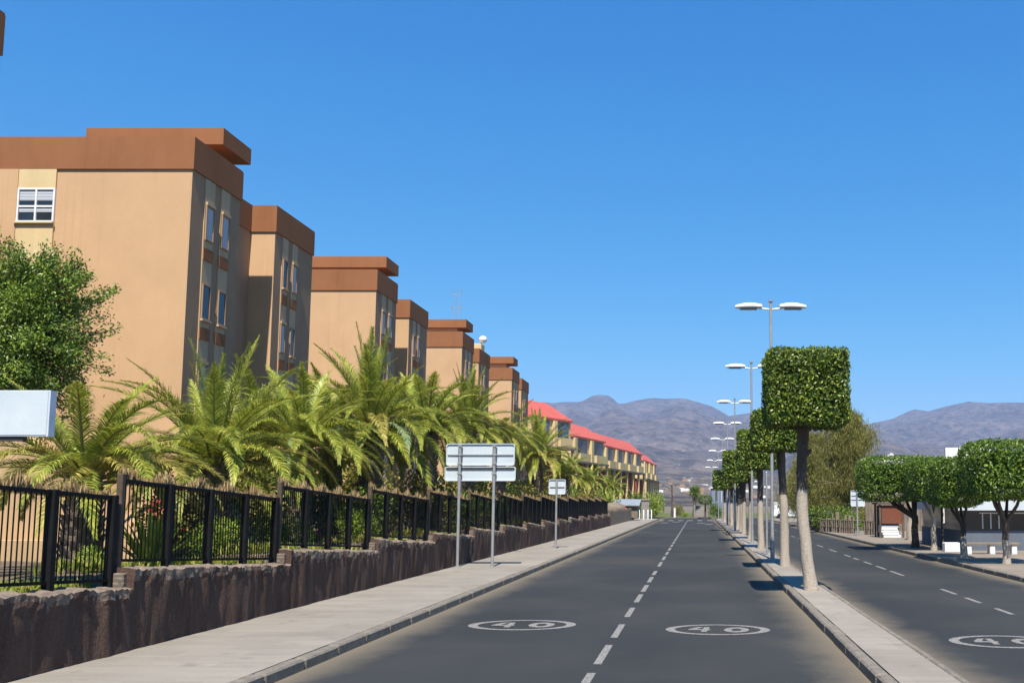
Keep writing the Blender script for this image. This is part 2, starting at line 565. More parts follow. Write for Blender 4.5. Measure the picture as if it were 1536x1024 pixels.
def leaves(C, D, L, W, nrm=None):
    """diamond leaves: centre C, axis D, length L, width W -> verts, faces"""
    n = len(C)
    D = unit(D)
    ref = RNG.normal(size=(n, 3)) if nrm is None else nrm + RNG.normal(size=(n, 3)) * 0.55
    S = unit(np.cross(D, ref))
    Nn = np.cross(S, D)
    L = np.broadcast_to(np.asarray(L), (n,))[:, None]
    W = np.broadcast_to(np.asarray(W), (n,))[:, None]
    base = C - D * L * 0.5
    tip = C + D * L * 0.5 - Nn * L * 0.08
    a = C - S * W * 0.5 + Nn * W * 0.18
    b = C + S * W * 0.5 + Nn * W * 0.18
    V = np.stack([base, a, tip, b], axis=1).reshape(-1, 3)
    idx = np.arange(n) * 4
    faces = np.stack([idx, idx + 1, idx + 2, idx + 3], axis=1).tolist()
    return V, faces


def leaf_mesh(name, C, D, L, W, mat, nrm=None):
    V, f = leaves(C, D, L, W, nrm)
    return mesh_np(name, V, f, mat)


# ------------------------------------------------------------------ world, sun, camera
EXPO = 0.85
SUN_EL = R(59)
SDIR = Vector((0.055, -math.sqrt(1 - 0.01) * 1.0, 0)).normalized() * math.cos(SUN_EL) + Vector((0, 0, math.sin(SUN_EL)))
world = bpy.data.worlds.new("World")
scene.world = world
world.use_nodes = True
nt = world.node_tree
for n in list(nt.nodes):
    nt.nodes.remove(n)
wo = N(nt, "ShaderNodeOutputWorld")
bg = N(nt, "ShaderNodeBackground")
sky = N(nt, "ShaderNodeTexSky", sky_type="NISHITA")
sky.sun_disc = False
sky.sun_elevation = SUN_EL
sky.sun_rotation = R(174)
sky.altitude = 0
sky.air_density = 1.0
sky.dust_density = 0.0
sky.ozone_density = 4.0
# the clear deep blue of the photograph's dry air: grade the sky per channel
KSKY = 0.1477
sp_ = N(nt, "ShaderNodeSeparateColor")
cb_ = N(nt, "ShaderNodeCombineColor")
nt.links.new(sky.outputs[0], sp_.inputs[0])
for i_, (g_, s_) in enumerate(((1.95, 0.78), (0.88, 0.745), (0.50, 0.94))):
    q_ = math_node(nt, "POWER", math_node(nt, "MULTIPLY", sp_.outputs[i_], KSKY), g_)
    nt.links.new(math_node(nt, "MULTIPLY", q_, s_ / KSKY), cb_.inputs[i_])
nt.links.new(cb_.outputs[0], bg.inputs[0])
bg.inputs[1].default_value = KSKY / 2 ** EXPO
nt.links.new(bg.outputs[0], wo.inputs[0])

sl = bpy.data.lights.new("sun", "SUN")
sl.energy = 5.0
sl.angle = R(0.5)
sl.color = (1.0, 0.93, 0.82)
so = bpy.data.objects.new("sun", sl)
COL.objects.link(so)
so.rotation_euler = (-SDIR).to_track_quat("-Z", "Y").to_euler()
so.location = (0, -20, 60)

cam = bpy.data.cameras.new("camera")
co = bpy.data.objects.new("camera", cam)
COL.objects.link(co)
co.location = (0, 0, H)
co.rotation_euler = (R(90) + TH, 0, 0)
cam.sensor_width = 36
cam.lens = 36 * F / 1536
cam.shift_x = (768 - CX) / 1536
cam.shift_y = (CY - 512) / 1536
cam.clip_start = 0.1
cam.clip_end = 30000
scene.camera = co
vs = scene.view_settings
vs.view_transform = "Standard"
vs.look = "None"
vs.gamma = 1
vs.exposure = EXPO
scene.cycles.use_denoising = True
scene.cycles.max_bounces = 8
scene.cycles.transparent_max_bounces = 8
scene.cycles.volume_bounces = 1

# ------------------------------------------------------------------ ground, roads, kerbs
XL, XM0, XM1, XR = -4.4, 1.8, 2.65, 7.6       # road edges
XW = -6.7                                      # face of the boundary wall
YA, YE = -14.0, 112.0
g = MB().add([(-4000, -500, -0.06), (4000, -500, -0.06), (4000, 6000, -0.06), (-4000, 6000, -0.06)], [(0, 1, 2, 3)])
struct(g.build("ground", scrub))
struct(MB().add([(XL, YA, 0), (XM0, YA, 0), (XM0, YE, 0), (XL, YE, 0)], [(0, 1, 2, 3)]).build("road", asphalt))
struct(MB().add([(XM1, YA, 0), (XR, YA, 0), (XR, YE, 0), (XM1, YE, 0)], [(0, 1, 2, 3)]).build("road", asphalt))
struct(MB().add([(-40, YE, 0.0), (60, YE, 0.0), (60, YE + 7, 0.0), (-40, YE + 7, 0.0)], [(0, 1, 2, 3)]).build("road", asphalt))


def kerb(x0, x1, y0, y1, step=1.0, h=0.125):
    mb = MB()
    y = y0
    while y < y1:
        j = random.uniform(-0.006, 0.006)
        mb.chamfer(x0 + j, x1 + j, y, y + step - 0.012, -0.05, h + random.uniform(-0.006, 0.004), 0.022)
        y += step
    return struct(mb.build("kerb", kerb_m))


def slab(name, x0, x1, y0, y1, z, m):
    return struct(MB().box(x0, x1, y0, y1, -0.05, z, 0).build(name, m))


kerb(XL - 0.16, XL, YA, 108)
slab("sidewalk", XW - 0.2, XL - 0.162, YA, 108, 0.12, pave)
kerb(XM0, XM0 + 0.15, YA, 106)
kerb(XM1 - 0.10, XM1, YA, 106)
slab("median", XM0 + 0.152, XM1 - 0.102, YA, 106, 0.118, pave_med)
kerb(XR, XR + 0.15, YA, 110)
slab("right_pavement", XR + 0.152, 16, YA, 110, 0.12, pave_right)

# lane lines
mk = MB()


def dash(x, w, y0, y1, z=0.004):
    mk.add([(x - w / 2, y0, z), (x + w / 2, y0, z), (x + w / 2, y1, z), (x - w / 2, y1, z)], [(0, 1, 2, 3)])


ydash = [8.0 + i * 2.62 for i in range(14)]
for (pa, pb) in ((1024, 1009), (996, 967), (956, 936), (925, 911), (903, 891), (887, 877), (873, 865), (862, 856)):
    a, b = G(960, pa), G(960, pb)
    dash(-1.17, 0.095, a.y, b.y)
y = 28.5
while y < 104:
    dash(-1.17, 0.095, y, y + 2.1)
    y += 3.2
for (pa, pb) in ((921, 912), (904, 896), (891, 883), (863, 856), (853.5, 848.5), (846, 842), (839, 835)):
    dash(5.24, 0.09, G(1500, pa).y, G(1500, pb).y)
y = 33
while y < 104:
    dash(5.24, 0.09, y, y + 2.0)
    y += 4.0
# crossing at the far end of the road
for i in range(6):
    x = XL + 0.45 + i * 1.02
    dash(x, 0.5, 101, 104.5)
for (x, yy) in ((-3.2, 90), (-2.2, 93.5), (0.2, 89), (0.9, 84)):
    dash(x, 0.7, yy, yy + 1.6)
struct(mk.build("road_marking", paint))


def speed_roundel(cx, cy, rx, ry, rot):
    mb = MB()
    n = 64
    z = 0.005
    v, f = [], []
    for i in range(n):
        a = 2 * math.pi * i / n
        k = 0.84 + 0.012 * math.sin(5 * a)
        v.append((rx * math.cos(a), ry * math.sin(a), 0))
        v.append((rx * math.cos(a) * 0.82, ry * math.sin(a) * k, 0))
    for i in range(n):
        j = (i + 1) % n
        f.append((2 * i, 2 * j, 2 * j + 1, 2 * i + 1))
    mb.add(v, f)

    def poly(pts):
        mb.add([(x * rx, yy * ry, 0) for x, yy in pts], [tuple(range(len(pts)))])

    # worn figures: a 4 and a 0, drawn wide
    poly([(-0.56, -0.14), (-0.14, -0.14), (-0.14, 0.04), (-0.56, 0.04)])
    poly([(-0.56, 0.045), (-0.42, 0.045), (-0.30, 0.46), (-0.42, 0.46)])
    poly([(-0.29, 0.045), (-0.18, 0.045), (-0.18, 0.46), (-0.29, 0.46)])
    poly([(-0.29, -0.46), (-0.18, -0.46), (-0.18, -0.145), (-0.29, -0.145)])
    m = 20
    v, f = [], []
    for i in range(m):
        a = 2 * math.pi * i / m
        v.append(((0.36 + 0.24 * math.cos(a)) * rx, 0.48 * math.sin(a) * ry, 0))
        v.append(((0.36 + 0.10 * math.cos(a)) * rx, 0.24 * math.sin(a) * ry, 0))
    for i in range(m):
        j = (i + 1) % m
        f.append((2 * i, 2 * j, 2 * j + 1, 2 * i + 1))
    mb.add(v, f)
    o = mb.build("speed_marking", paint, loc=(cx, cy, z))
    o.rotation_euler = (0, 0, rot)
    return struct(o)


for (pl, pr, pc, hh, rot) in ((703, 864, 937, 7.6, 0.0), (998, 1155, 944, 7.8, -0.10), (1425, 1592, 962, 9.5, -0.06)):
    a = G(pl, pc)
    b = G(pr, pc)
    ry = (G(pl, pc - hh).y - G(pl, pc + hh).y) / 2
    speed_roundel((a.x + b.x) / 2, a.y, (b.x - a.x) / 2, ry, rot)

# ------------------------------------------------------------------ garden terrace behind the wall
SEC, Y0 = 4.42, 11.55


def saw(y):
    return 1.07 - 0.24 * (((y - Y0) / SEC) % 1.0)


gm = MB()
nx, ny = 40, 330
vv, ff = [], []
for j in range(ny + 1):
    for i in range(nx + 1):
        x = -6.95 - (i / nx) ** 1.6 * 60
        yv = -12 + j * 0.285
        z = 0.83 + max(0.0, min(1.0, (x + 8.6) / 0.8)) * (saw(yv) - 0.86) + 0.05 * noise.noise(Vector((x * 0.6, yv * 0.6, 0))) + min(0.25, max(0, (-x - 9) * 0.02))
        vv.append((x, yv, z))
for j in range(ny):
    for i in range(nx):
        a = j * (nx + 1) + i
        ff.append((a, a + nx + 1, a + nx + 2, a + 1))
gm.add(vv, ff, 0, True)
struct(gm.build("garden_ground", soil))

# ------------------------------------------------------------------ boundary wall (saw-tooth sections)
SEC = 4.42
Y0 = 11.55
n_sec = 14
first = -2
wall_root = thing("boundary_wall", "long dark brown rough stone wall stepped beside the left sidewalk", "wall", (XW, Y0, 0.1))


def wall_section(y0, length, ztop0, ztop1, seed):
    """local to the wall root"""
    mb = MB()
    nu, nv = int(length * 24), 14
    v, f, fm = [], [], []

    def jag(yw):
        return 0.030 * noise.noise(Vector((yw * 4.1, 1.7, seed))) + 0.028 * noise.noise(Vector((yw * 11.0, 9.1, seed))) + 0.028 * noise.noise(Vector((yw * 22.0, 3.1, seed)))
    for i in range(nu + 1):
        t = i / nu
        yy = y0 + length * t
        yw = yy + Y0
        top = ztop0 + (ztop1 - ztop0) * t + jag(yw)
        for k in range(nv + 1):
            q = k / nv
            z = q * top
            x = 0.045 * noise.noise(Vector((yw * 1.3, z * 0.8, 4))) + 0.03 * noise.noise(Vector((yw * 5, z * 1.6, 8)))
            if q > 0.8:
                x += 0.03 * noise.noise(Vector((yw * 9, z * 9, 2)))
            v.append((x, yy, z))
        for xx in (-0.10, -0.2, -0.30):
            v.append((xx, yy, top + 0.028 * noise.noise(Vector((yw * 9, xx * 9, seed))) + 0.02))
        v.append((-0.38, yy, top - 0.02))
        v.append((-0.40, yy, 0))
    w = nv + 6
    for i in range(nu):
        for k in range(w - 1):
            a = i * w + k
            f.append((a, a + w, a + w + 1, a + 1))
            p_ = v[a]
            q = k / nv
            worn = k >= nv or q > 0.88 + 0.16 * noise.noise(Vector((p_[1] * 3.2 + 50, 0.5, 1))) + 0.10 * noise.noise(Vector((p_[1] * 11, p_[2] * 9, 6)))
            fm.append(1 if worn else 0)
    mb.add(v, f, 0, False)
    mb.m = fm
    mb.add([v[k] for k in range(w)], [tuple(reversed(range(w)))][:1])
    mb.add([v[nu * w + k] for k in range(w)], [tuple(range(w))])
    o = mb.build("wall_section", [rock, crumble], wall_root)
    return o


for i in range(first, n_sec):
    wall_section(i * SEC, SEC, 1.07 - 0.1, 0.83 - 0.1, i * 3.7)
# the little square pier at the head of every step
for i in range(0, n_sec):
    z = 1.07 - 0.1
    mb = MB().chamfer(-0.37, -0.075, i * SEC - 0.07, i * SEC + 0.02, 0.60, z - 0.045, 0.012)
    mb.build("step_pier", pierbrick, wall_root)

# ------------------------------------------------------------------ railing on the wall
XF = XW - 0.24


def make_railing():
    root = thing("railing", "tmp", "railing", (XF, 0, 0), group="railing sections along the stepped wall")
    # local y 0..SEC, slope down along y
    zt = lambda yy: 2.155 - 0.215 * yy / SEC
    zb = lambda yy: 1.06 - 0.23 * yy / SEC
    nb = 4
    for k in range(nb + 1):
        yy = 0.06 + (SEC - 0.14) * k / nb
        back = k == 0
        mb = MB()
        s = 0.036 if back else 0.046
        mb.chamfer(-s, s, yy - s, yy + s, zb(yy) - 0.10, zt(yy) + (0.05 if back else 0.0), 0.008)
        mb.build("post", rustpost if back else railing, root)

    def rail(z, name, hgt=0.04, d=0.02):
        mb = MB()
        y0, y1 = 0.06, SEC - 0.08
        z0, z1 = z(y0), z(y1)
        v = [(-d, y0, z0 - hgt), (d, y0, z0 - hgt), (d, y1, z1 - hgt), (-d, y1, z1 - hgt), (-d, y0, z0), (d, y0, z0), (d, y1, z1), (-d, y1, z1)]
        mb.add(v, [(0, 3, 2, 1), (4, 5, 6, 7), (0, 1, 5, 4), (1, 2, 6, 5), (2, 3, 7, 6), (3, 0, 4, 7)])
        mb.build(name, railing, root)
    rail(lambda q: zt(q) - 0.01, "top_rail")
    rail(lambda q: zb(q) + 0.13, "bottom_rail", 0.035)
    mb = MB()
    yy = 0.16
    while yy < SEC - 0.14:
        r = 0.0055
        a = zb(yy) + 0.10
        b = zt(yy) - 0.03
        mb.box(-r, r, yy - r, yy + r, a, b)
        yy += 0.079
    mb.build("grille", railing, root)
    # dried reed fringe tied behind the top rail
    n = 950
    C = np.zeros((n, 3))
    yv = RNG.uniform(0.05, SEC - 0.08, n)
    hgt = RNG.uniform(0.12, 0.26, n) * (0.8 + 0.3 * np.sin(yv * 7.3))
    C[:, 0] = RNG.uniform(-0.05, -0.02, n)
    C[:, 1] = yv
    C[:, 2] = 2.155 - 0.215 * yv / SEC - 0.07 + hgt * 0.42
    D = np.stack([RNG.normal(0, 0.10, n), RNG.normal(0, 0.15, n), np.ones(n)], axis=1)
    me = leaf_mesh("reed_fringe", C, D, hgt, RNG.uniform(0.014, 0.030, n), reed_m, nrm=np.array([[0.75, -0.65, 0.1]]))
    link("reed_fringe", me, root)
    return root


rail0 = make_railing()
rail_labels = {
    -1: "black iron railing section nearest the camera, shaggy palm trunk behind it",
    0: "black iron railing section with a spiky green fan plant behind its first bay",
    1: "black iron railing section just past the spiky plant, pale slope seen through it",
    2: "black railing section left of the double sign, green shrubs through its bars",
    3: "black railing section crossed by the left post of the wide double sign",
    4: "black railing section crossed by the right post of the wide double sign",
    5: "black railing section just past the wide double sign, looks solid dark",
}
for i in range(-2, n_sec):
    if i == -2:
        continue
    o = rail0 if i == -1 else copy_tree(rail0)
    o.location = (XF, Y0 + i * SEC, 0)
    o["label"] = rail_labels.get(i, "black railing section far along the wall, past the wide double sign")

# lower picket fence that carries on where the railing ends
YP0 = Y0 + n_sec * SEC
pk = thing("picket_fence", "weathered grey picket fence at the far end of the left sidewalk", "fence", (XW, YP0, 0.1))
mb = MB()
y = 0.0
while y < 27:
    h = 1.15 + random.uniform(-0.12, 0.14)
    mb.box(-0.10, -0.04, y, y + 0.24, 0, h)
    y += 0.30
mb.build("picket_row", wood, pk)
MB().box(-0.16, -0.102, 0, 27, 0.75, 0.85).build("rail", wood, pk)
MB().box(-0.16, -0.102, 0, 27, 0.25, 0.35).build("rail", wood, pk)

# ------------------------------------------------------------------ grass along the wall top
n = 11000
C = np.zeros((n, 3))
yv = RNG.uniform(7, 52, n)
C[:, 0] = -7.08 - RNG.beta(1, 2.6, n) * 1.4
C[:, 1] = yv
keep = np.array([noise.noise(Vector((x * 0.9, yy * 0.9, 3.3))) > -0.45 for x, yy in zip(C[:, 0], C[:, 1])])
C = C[keep]
n = len(C)
hgt = RNG.uniform(0.08, 0.22, n)
C[:, 2] = np.array([0.83 + max(0.0, min(1.0, (x + 8.6) / 0.8)) * (saw(yy) - 0.85) for x, yy in zip(C[:, 0], C[:, 1])]) + hgt * 0.42
D = np.stack([RNG.normal(0, 0.4, n), RNG.normal(0, 0.4, n), np.ones(n)], axis=1)
o = link("grass", leaf_mesh("grass", C, D, hgt, 0.035, grass_m))
o["kind"] = "stuff"

# ------------------------------------------------------------------ apartment blocks
XO, XEV = -17.0, -17.5
ZT = P(293, 205, 31.5)
YO = 17.0 * ray(293, 205)[1] / (-ray(293, 205)[0])
ZP = H + 17.0 * ray(293, 205)[2] / (-ray(293, 205)[0])      # parapet top
ZPB = ZP - 1.12                                             # parapet foot


def solve_x(px, py, z):
    """world point at height z above/below"""
    dx, dy, dz = ray(px, py)
    t = (z - H) / dz
    return Vector((dx * t, dy * t, z))


YO1 = solve_x(359, 258, ZP).y
e0 = solve_x(416, 308, ZP)
e1 = solve_x(461, 348, ZP)
XEV, YE0, YE1 = e0.x, e0.y, e1.y
print("odd", YO, YO1, "top", ZP, "even", XEV, YE0, YE1)
PERIOD = solve_x(565, 402, ZP).y - YO
print("period", PERIOD, (solve_x(692, 497, ZP).y - YO) / 2)
PERIOD = (solve_x(692, 497, ZP).y - YO) / 2


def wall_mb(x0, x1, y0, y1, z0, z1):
    """tan on the faces towards the camera, darker taupe on the road side"""
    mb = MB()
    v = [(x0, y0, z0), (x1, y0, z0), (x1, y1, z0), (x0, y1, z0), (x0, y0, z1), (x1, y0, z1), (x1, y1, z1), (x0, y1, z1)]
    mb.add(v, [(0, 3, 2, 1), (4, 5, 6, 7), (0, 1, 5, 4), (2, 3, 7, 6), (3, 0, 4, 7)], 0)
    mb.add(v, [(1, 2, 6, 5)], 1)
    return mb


def bay(root, x, ya, yb, kinds, back=True):
    """a vertical bay on the road side: painted strip, brown bands, windows"""
    zs = [ZPB - 2.75 * k for k in range(5)]
    MB().box(x - 0.02, x + 0.035, ya, yb, 0.9, ZPB - 0.02).build("bay_strip", bay_m, root)
    for k in range(4):
        zt = zs[k] - 0.95
        zb_ = zt - 1.22
        if k > 0:
            MB().box(x + 0.036, x + 0.075, ya - 0.01, yb + 0.01, zs[k] - 0.12, zs[k] + 0.30).build("brown_band", brown, root)
        fr = MB()
        t = 0.05
        x1 = x + 0.038
        fr.box(x1, x1 + 0.05, ya + 0.05, ya + 0.05 + t, zb_, zt)
        fr.box(x1, x1 + 0.05, yb - 0.05 - t, yb - 0.05, zb_, zt)
        fr.box(x1, x1 + 0.05, ya + 0.05 + t, yb - 0.05 - t, zt - t, zt)
        fr.box(x1, x1 + 0.05, ya + 0.05 + t, yb - 0.05 - t, zb_, zb_ + t)
        kind = kinds[k]
        w = fr.build("window", tan_side, root)
        pb = MB().box(x1 - 0.001, x1 + 0.02, ya + 0.10, yb - 0.10, zb_ + 0.05, zt - 0.05)
        pb.build("shutter" if kind == "b" else "pane", blinds if kind == "b" else glass, w)
        if kind == "b":
            MB().box(x1, x1 + 0.07, ya + 0.04, yb - 0.04, zt + 0.004, zt + 0.11).build("shutter_box", bay_m, w)
        else:
            MB().box(x1, x1 + 0.10, ya + 0.02, yb - 0.02, zb_ - 0.07, zb_ - 0.004).build("sill", bay_m, w)


def make_block(dy, odd=True, even=True, link_=True, detail=True):
    root = thing("apartment_block", "tmp", "apartment building", (XO, YO + dy, 0.85), group="row of tan apartment blocks with brown parapets")

    def part(mb, name, m, parent=root):
        off = (XO, YO + dy, 0.85)
        mb.v = [(a - off[0], b - off[1], c - off[2]) for a, b, c in mb.v]
        return mb.build(name, m, parent)
    rl = root
    bays = []
    if odd:
        y0, y1 = YO + dy, YO1 + dy
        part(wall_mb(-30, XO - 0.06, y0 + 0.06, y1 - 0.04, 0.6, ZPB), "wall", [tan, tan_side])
        mb = MB()
        mb.box(-30, XO, y0, y1, ZPB, ZP - 0.06)
        part(mb, "parapet", [brown])
        part(MB().box(-30, XO - 0.012, y0 + 0.012, y1 - 0.012, ZP - 0.06, ZP), "parapet_coping", brown)
        # roof house with its overhanging slab
        s0 = solve_x(336, 192, ZP + 1.42)
        s1 = solve_x(372, 224.5, ZP + 1.42)
        sl_ = solve_x(128, 191, ZP + 1.42)
        xs = s0.x
        part(MB().box(sl_.x, xs, s0.y + dy, s1.y + dy, ZP + 0.80, ZP + 1.42), "roof_slab", brown)
        part(wall_mb(sl_.x + 0.5, xs - 0.75, s0.y + dy + 0.35, s1.y + dy - 0.3, ZP - 0.4, ZP + 0.80), "roof_house_wall", [tan, tan_side])
        bays += [(XO - 0.06, 0.9 + y0, 1.55 + y0, "bgbb"), (XO - 0.06, 2.0 + y0, 2.65 + y0, "bggb")]
    if even:
        y0, y1 = YE0 + dy, YE1 + dy
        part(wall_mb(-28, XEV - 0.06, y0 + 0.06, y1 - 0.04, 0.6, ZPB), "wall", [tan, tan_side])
        part(MB().box(-28, XEV, y0, y1, ZPB, ZP - 0.06), "parapet", brown)
        part(MB().box(-28, XEV - 0.012, y0 + 0.012, y1 - 0.012, ZP - 0.06, ZP), "parapet_coping", brown)
        bays += [(XEV - 0.06, 0.75 + y0, 1.3 + y0, "gbbb"), (XEV - 0.06, 1.7 + y0, 2.25 + y0, "bgbb")]
    if link_ and odd and even:  # link block added so its dark side stands for the shadow between wings
        ylo, yhi = YO1 + dy, YE0 + dy
        xl = P(378, 330, YE0).x
        part(wall_mb(-27, xl - 0.05, ylo - 0.02, yhi + 0.05, 0.6, ZPB), "shade_link_wall", [tan, tan_side])
        part(MB().box(-27, xl, ylo - 0.01, yhi + 0.02, ZPB + 0.002, ZP - 0.004), "shade_link_parapet", brown)
        part(MB().tube([(xl + 0.02, ylo + 1.75, 1), (xl + 0.02, ylo + 1.75, ZPB - 1.6)], 0.06, 8), "drainpipe", frame_w)
    if detail:
        class Shift:
            pass
        for (x, ya, yb, kinds) in bays:
            before = set(COL.objects)
            bay(root, x, ya, yb, kinds)
            for o in set(COL.objects) - before:
                if o.type == "MESH":
                    o.data.transform(Matrix.Translation((-XO, -(YO + dy), -0.85)))
    return root


labels = ["nearest two-winged tan block, with a small white window high on its end wall",
          "second two-winged tan block along the row, just past the nearest one",
          "third two-winged tan block along the row, white round radome on its roof",
          "farthest tan block of the row, beside the red roofed houses"]
for k in range(4):
    b = make_block(k * PERIOD)
    b["label"] = labels[k]
    if k == 0:
        blk0 = b
b = make_block(-PERIOD, odd=False, even=True, link_=False)
b["label"] = "dark brown parapet end of a block cut off by the top left edge"
# slide it so that just the parapet end shows at the frame's edge
tgt = P(6, 60, YE1 - PERIOD)
want = (XEV) * ray(6, 60)[1] / ray(6, 60)[0]
b.location.y += want - (YE1 - PERIOD)

# yellow strip and the small white window on the nearest front wall
yf = YO + 0.06
off = Vector((XO, YO, 0.85))
xa, xb = P(28, 300, yf).x, P(84, 300, yf).x
zt, zb_ = P(50, 283, yf).z, P(50, 334, yf).z
st = MB()
st.box(xa - off.x, xb - off.x, -0.005, 0.055, 0, zb_ - off.z - 0.003)
st.box(xa - off.x, xb - off.x, -0.005, 0.055, zt - off.z + 0.003, ZPB - off.z - 0.01)
st.build("painted_strip", yellow, blk0)
st = MB()
st.box(-13, xa - off.x - 0.003, -0.03, 0.055, 0, ZPB - off.z - 0.015)
st.build("pilaster", tan, blk0)
w = xb - xa
x0, x1 = xa - off.x, xb - off.x
z0, z1 = zb_ - off.z, zt - off.z
fr = MB()
t = 0.055
fr.box(x0, x1, -0.02, 0.05, z0, z0 + t)
fr.box(x0, x1, -0.02, 0.05, z1 - t, z1)
fr.box(x0, x0 + t, -0.018, 0.05, z0 + t, z1 - t)
fr.box(x1 - t, x1, -0.018, 0.05, z0 + t, z1 - t)
xm = (x0 + x1) / 2
fr.box(xm - t / 2, xm + t / 2, -0.018, 0.05, z0 + t, z1 - t)
fr.box(x0 + t, x1 - t, -0.012, 0.045, z0 + 0.44 * (z1 - z0), z0 + 0.44 * (z1 - z0) + 0.06)
win = fr.build("window", frame_w, blk0)
MB().box(x0 + t, x1 - t, 0.03, 0.048, z0 + t, z1 - t).build("pane", glass, win)
MB().box(x0 + t + 0.01, x1 - t - 0.01, 0.018, 0.028, z0 + 0.64 * (z1 - z0), z1 - t).build("blind", blinds, win)
MB().box(x0 + t + 0.01, x1 - t - 0.01, 0.018, 0.028, z0 + 0.30 * (z1 - z0), z0 + 0.43 * (z1 - z0)).build("blind", blinds, win)
MB().box(x0 - 0.03, x1 + 0.03, -0.10, -0.021, z0 - 0.05, z0 + 0.0).build("sill", yellow, win)

# radome on its little roof box, antenna on a far roof
yd = YE0 + 2 * PERIOD + 0.9
p0, p1 = P(706, 530, yd), P(722, 515, yd)
tag(MB().chamfer(p0.x, p1.x, yd, yd + 1.2, ZP - 0.3, p1.z, 0.03).build("roof_cabin", yellow), "small cream cabin on the third block's roof, under the radome", "roof cabin")
c = P(724.5, 509, yd + 0.7)
rd = thing("radome", "white ball shaped radome above the third apartment block", "radome", (c.x, c.y, p1.z))
MB().ellipsoid((0, 0, c.z - p1.z), (0.33, 0.33, 0.29), 20, 12).build("dome", white_m, rd)
mb = MB()
mb.tube([(-0.2, 0, 0), (-0.1, 0, c.z - p1.z - 0.2)], 0.05, 8)
mb.build("stand", lampgrey, rd)
ya = solve_x(336, 192, ZP + 1.42).y + 2 * PERIOD + 1
a0, a1 = P(684, 479, ya), P(684, 440, ya)
a0.z = ZP + 1.40
an = thing("antenna_mast", "thin pale aerial mast with dipoles on a far block's roof slab", "antenna", a0)
hh = a1.z - a0.z
MB().tube([(0, 0, 0), (0, 0, hh)], 0.022, 6).build("mast", galv, an)
for (z, l, q) in ((hh * 0.95, 0.35, 0), (hh * 0.5, 0.3, 1), (hh * 0.33, 0.34, 0)):
    mb = MB()
    mb.tube([(-l, 0, z), (l, 0, z)], 0.018, 6)
    for s in (-1, 1):
        mb.tube([(s * l, 0, z - 0.05), (s * l, 0, z + 0.45)], 0.03, 6)
    mb.build("dipole", galv, an)

# ------------------------------------------------------------------ red-roofed terrace houses
ZE = 8.5


def house(pl, pr, npan, label, depth=8.0, ridge=2.1, ZE=8.5):
    """facade from photo points (eave level) pl to pr"""
    A, B = solve_x(pl[0], pl[1], ZE), solve_x(pr[0], pr[1], ZE)
    d = B - A
    Lh = d.length
    ang = math.atan2(d.y, d.x)
    root = thing("terrace_house", label, "house", (A.x, A.y, 0), ang, group="terrace houses with red roofs")
    z1 = ZE - 3.15
    # local x along facade, y away from the viewer
    MB().box(0, Lh, 0, depth, z1, ZE).build("wall", houseyellow, root)
    MB().box(0.3, Lh - 0.3, 1.0, depth, 0, z1 - 0.002).build("ground_floor", redwall, root)
    MB().box(-0.1, Lh + 0.1, -0.75, 0.998, z1 - 0.25, z1 - 0.004).build("balcony_slab", wood, root)
    k = max(2, int(Lh / 4) + 1)
    for i in range(k):
        x = 0.25 + (Lh - 0.5) * i / (k - 1)
        MB().box(x - 0.16, x + 0.16, -0.65, -0.33, 0, z1 - 0.252).build("pillar", houseyellow, root)
    w = Lh / npan
    for i in range(npan):
        x0, x1 = i * w, (i + 1) * w
        f = MB()
        f.box(x0 + 0.22 * w, x1 - 0.12 * w, -0.05, -0.002, z1 + 1.05, ZE - 0.32)
        fo = f.build("window", wood, root)
        MB().box(x0 + 0.26 * w, x0 + 0.52 * w, -0.08, -0.052, z1 + 1.12, ZE - 0.4).build("pane", glass, fo)
        MB().box(x0 + 0.56 * w, x1 - 0.16 * w, -0.08, -0.052, z1 + 1.12, ZE - 0.4).build("pane", glass_b, fo)
        MB().box(x0 + 0.01 * w, x0 + 0.15 * w, -0.42, -0.002, z1, ZE - 0.3).build("pilaster", houseyellow, root)
        MB().box(x0 + 0.24 * w, x1 - 0.14 * w, -0.62, -0.003, z1 + 0.003, z1 + 1.02).build("balcony", houseyellow, root)
    # hipped roof
    e = 0.2
    zr = ZE + ridge
    v = [(-e, -e, ZE), (Lh + e, -e, ZE), (Lh + e, depth + e, ZE), (-e, depth + e, ZE), (min(0.8, Lh * 0.1), depth * 0.32, zr), (Lh - min(2.2, Lh * 0.3), depth * 0.32, zr)]
    v += [(a, b_, c_ - 0.22) for a, b_, c_ in v[:4]]
    rm = MB().add(v, [(0, 1, 5, 4), (1, 2, 5), (2, 3, 4, 5), (3, 0, 4), (0, 6, 7, 1), (1, 7, 8, 2), (2, 8, 9, 3), (3, 9, 6, 0), (6, 9, 8, 7)])
    rm.build("roof", redroof, root)
    return root


house((797, 622), (856, 631), 2, "nearest red roofed house, beside the last tan apartment block", 6, 1.9, 11.2)
house((858, 652), (906, 662), 2, "red roofed house partly hidden by the tall palm crown", 6, 1.8, 10.2)
house((905, 667), (962, 681), 4, "longest red roofed house with a row of dark upper windows", 5, 1.8, 9.9)
house((964, 689), (984, 697.5), 3, "farthest red roofed house, small, at the road's far end", 5, 1.7, 9.2)

# ------------------------------------------------------------------ palms


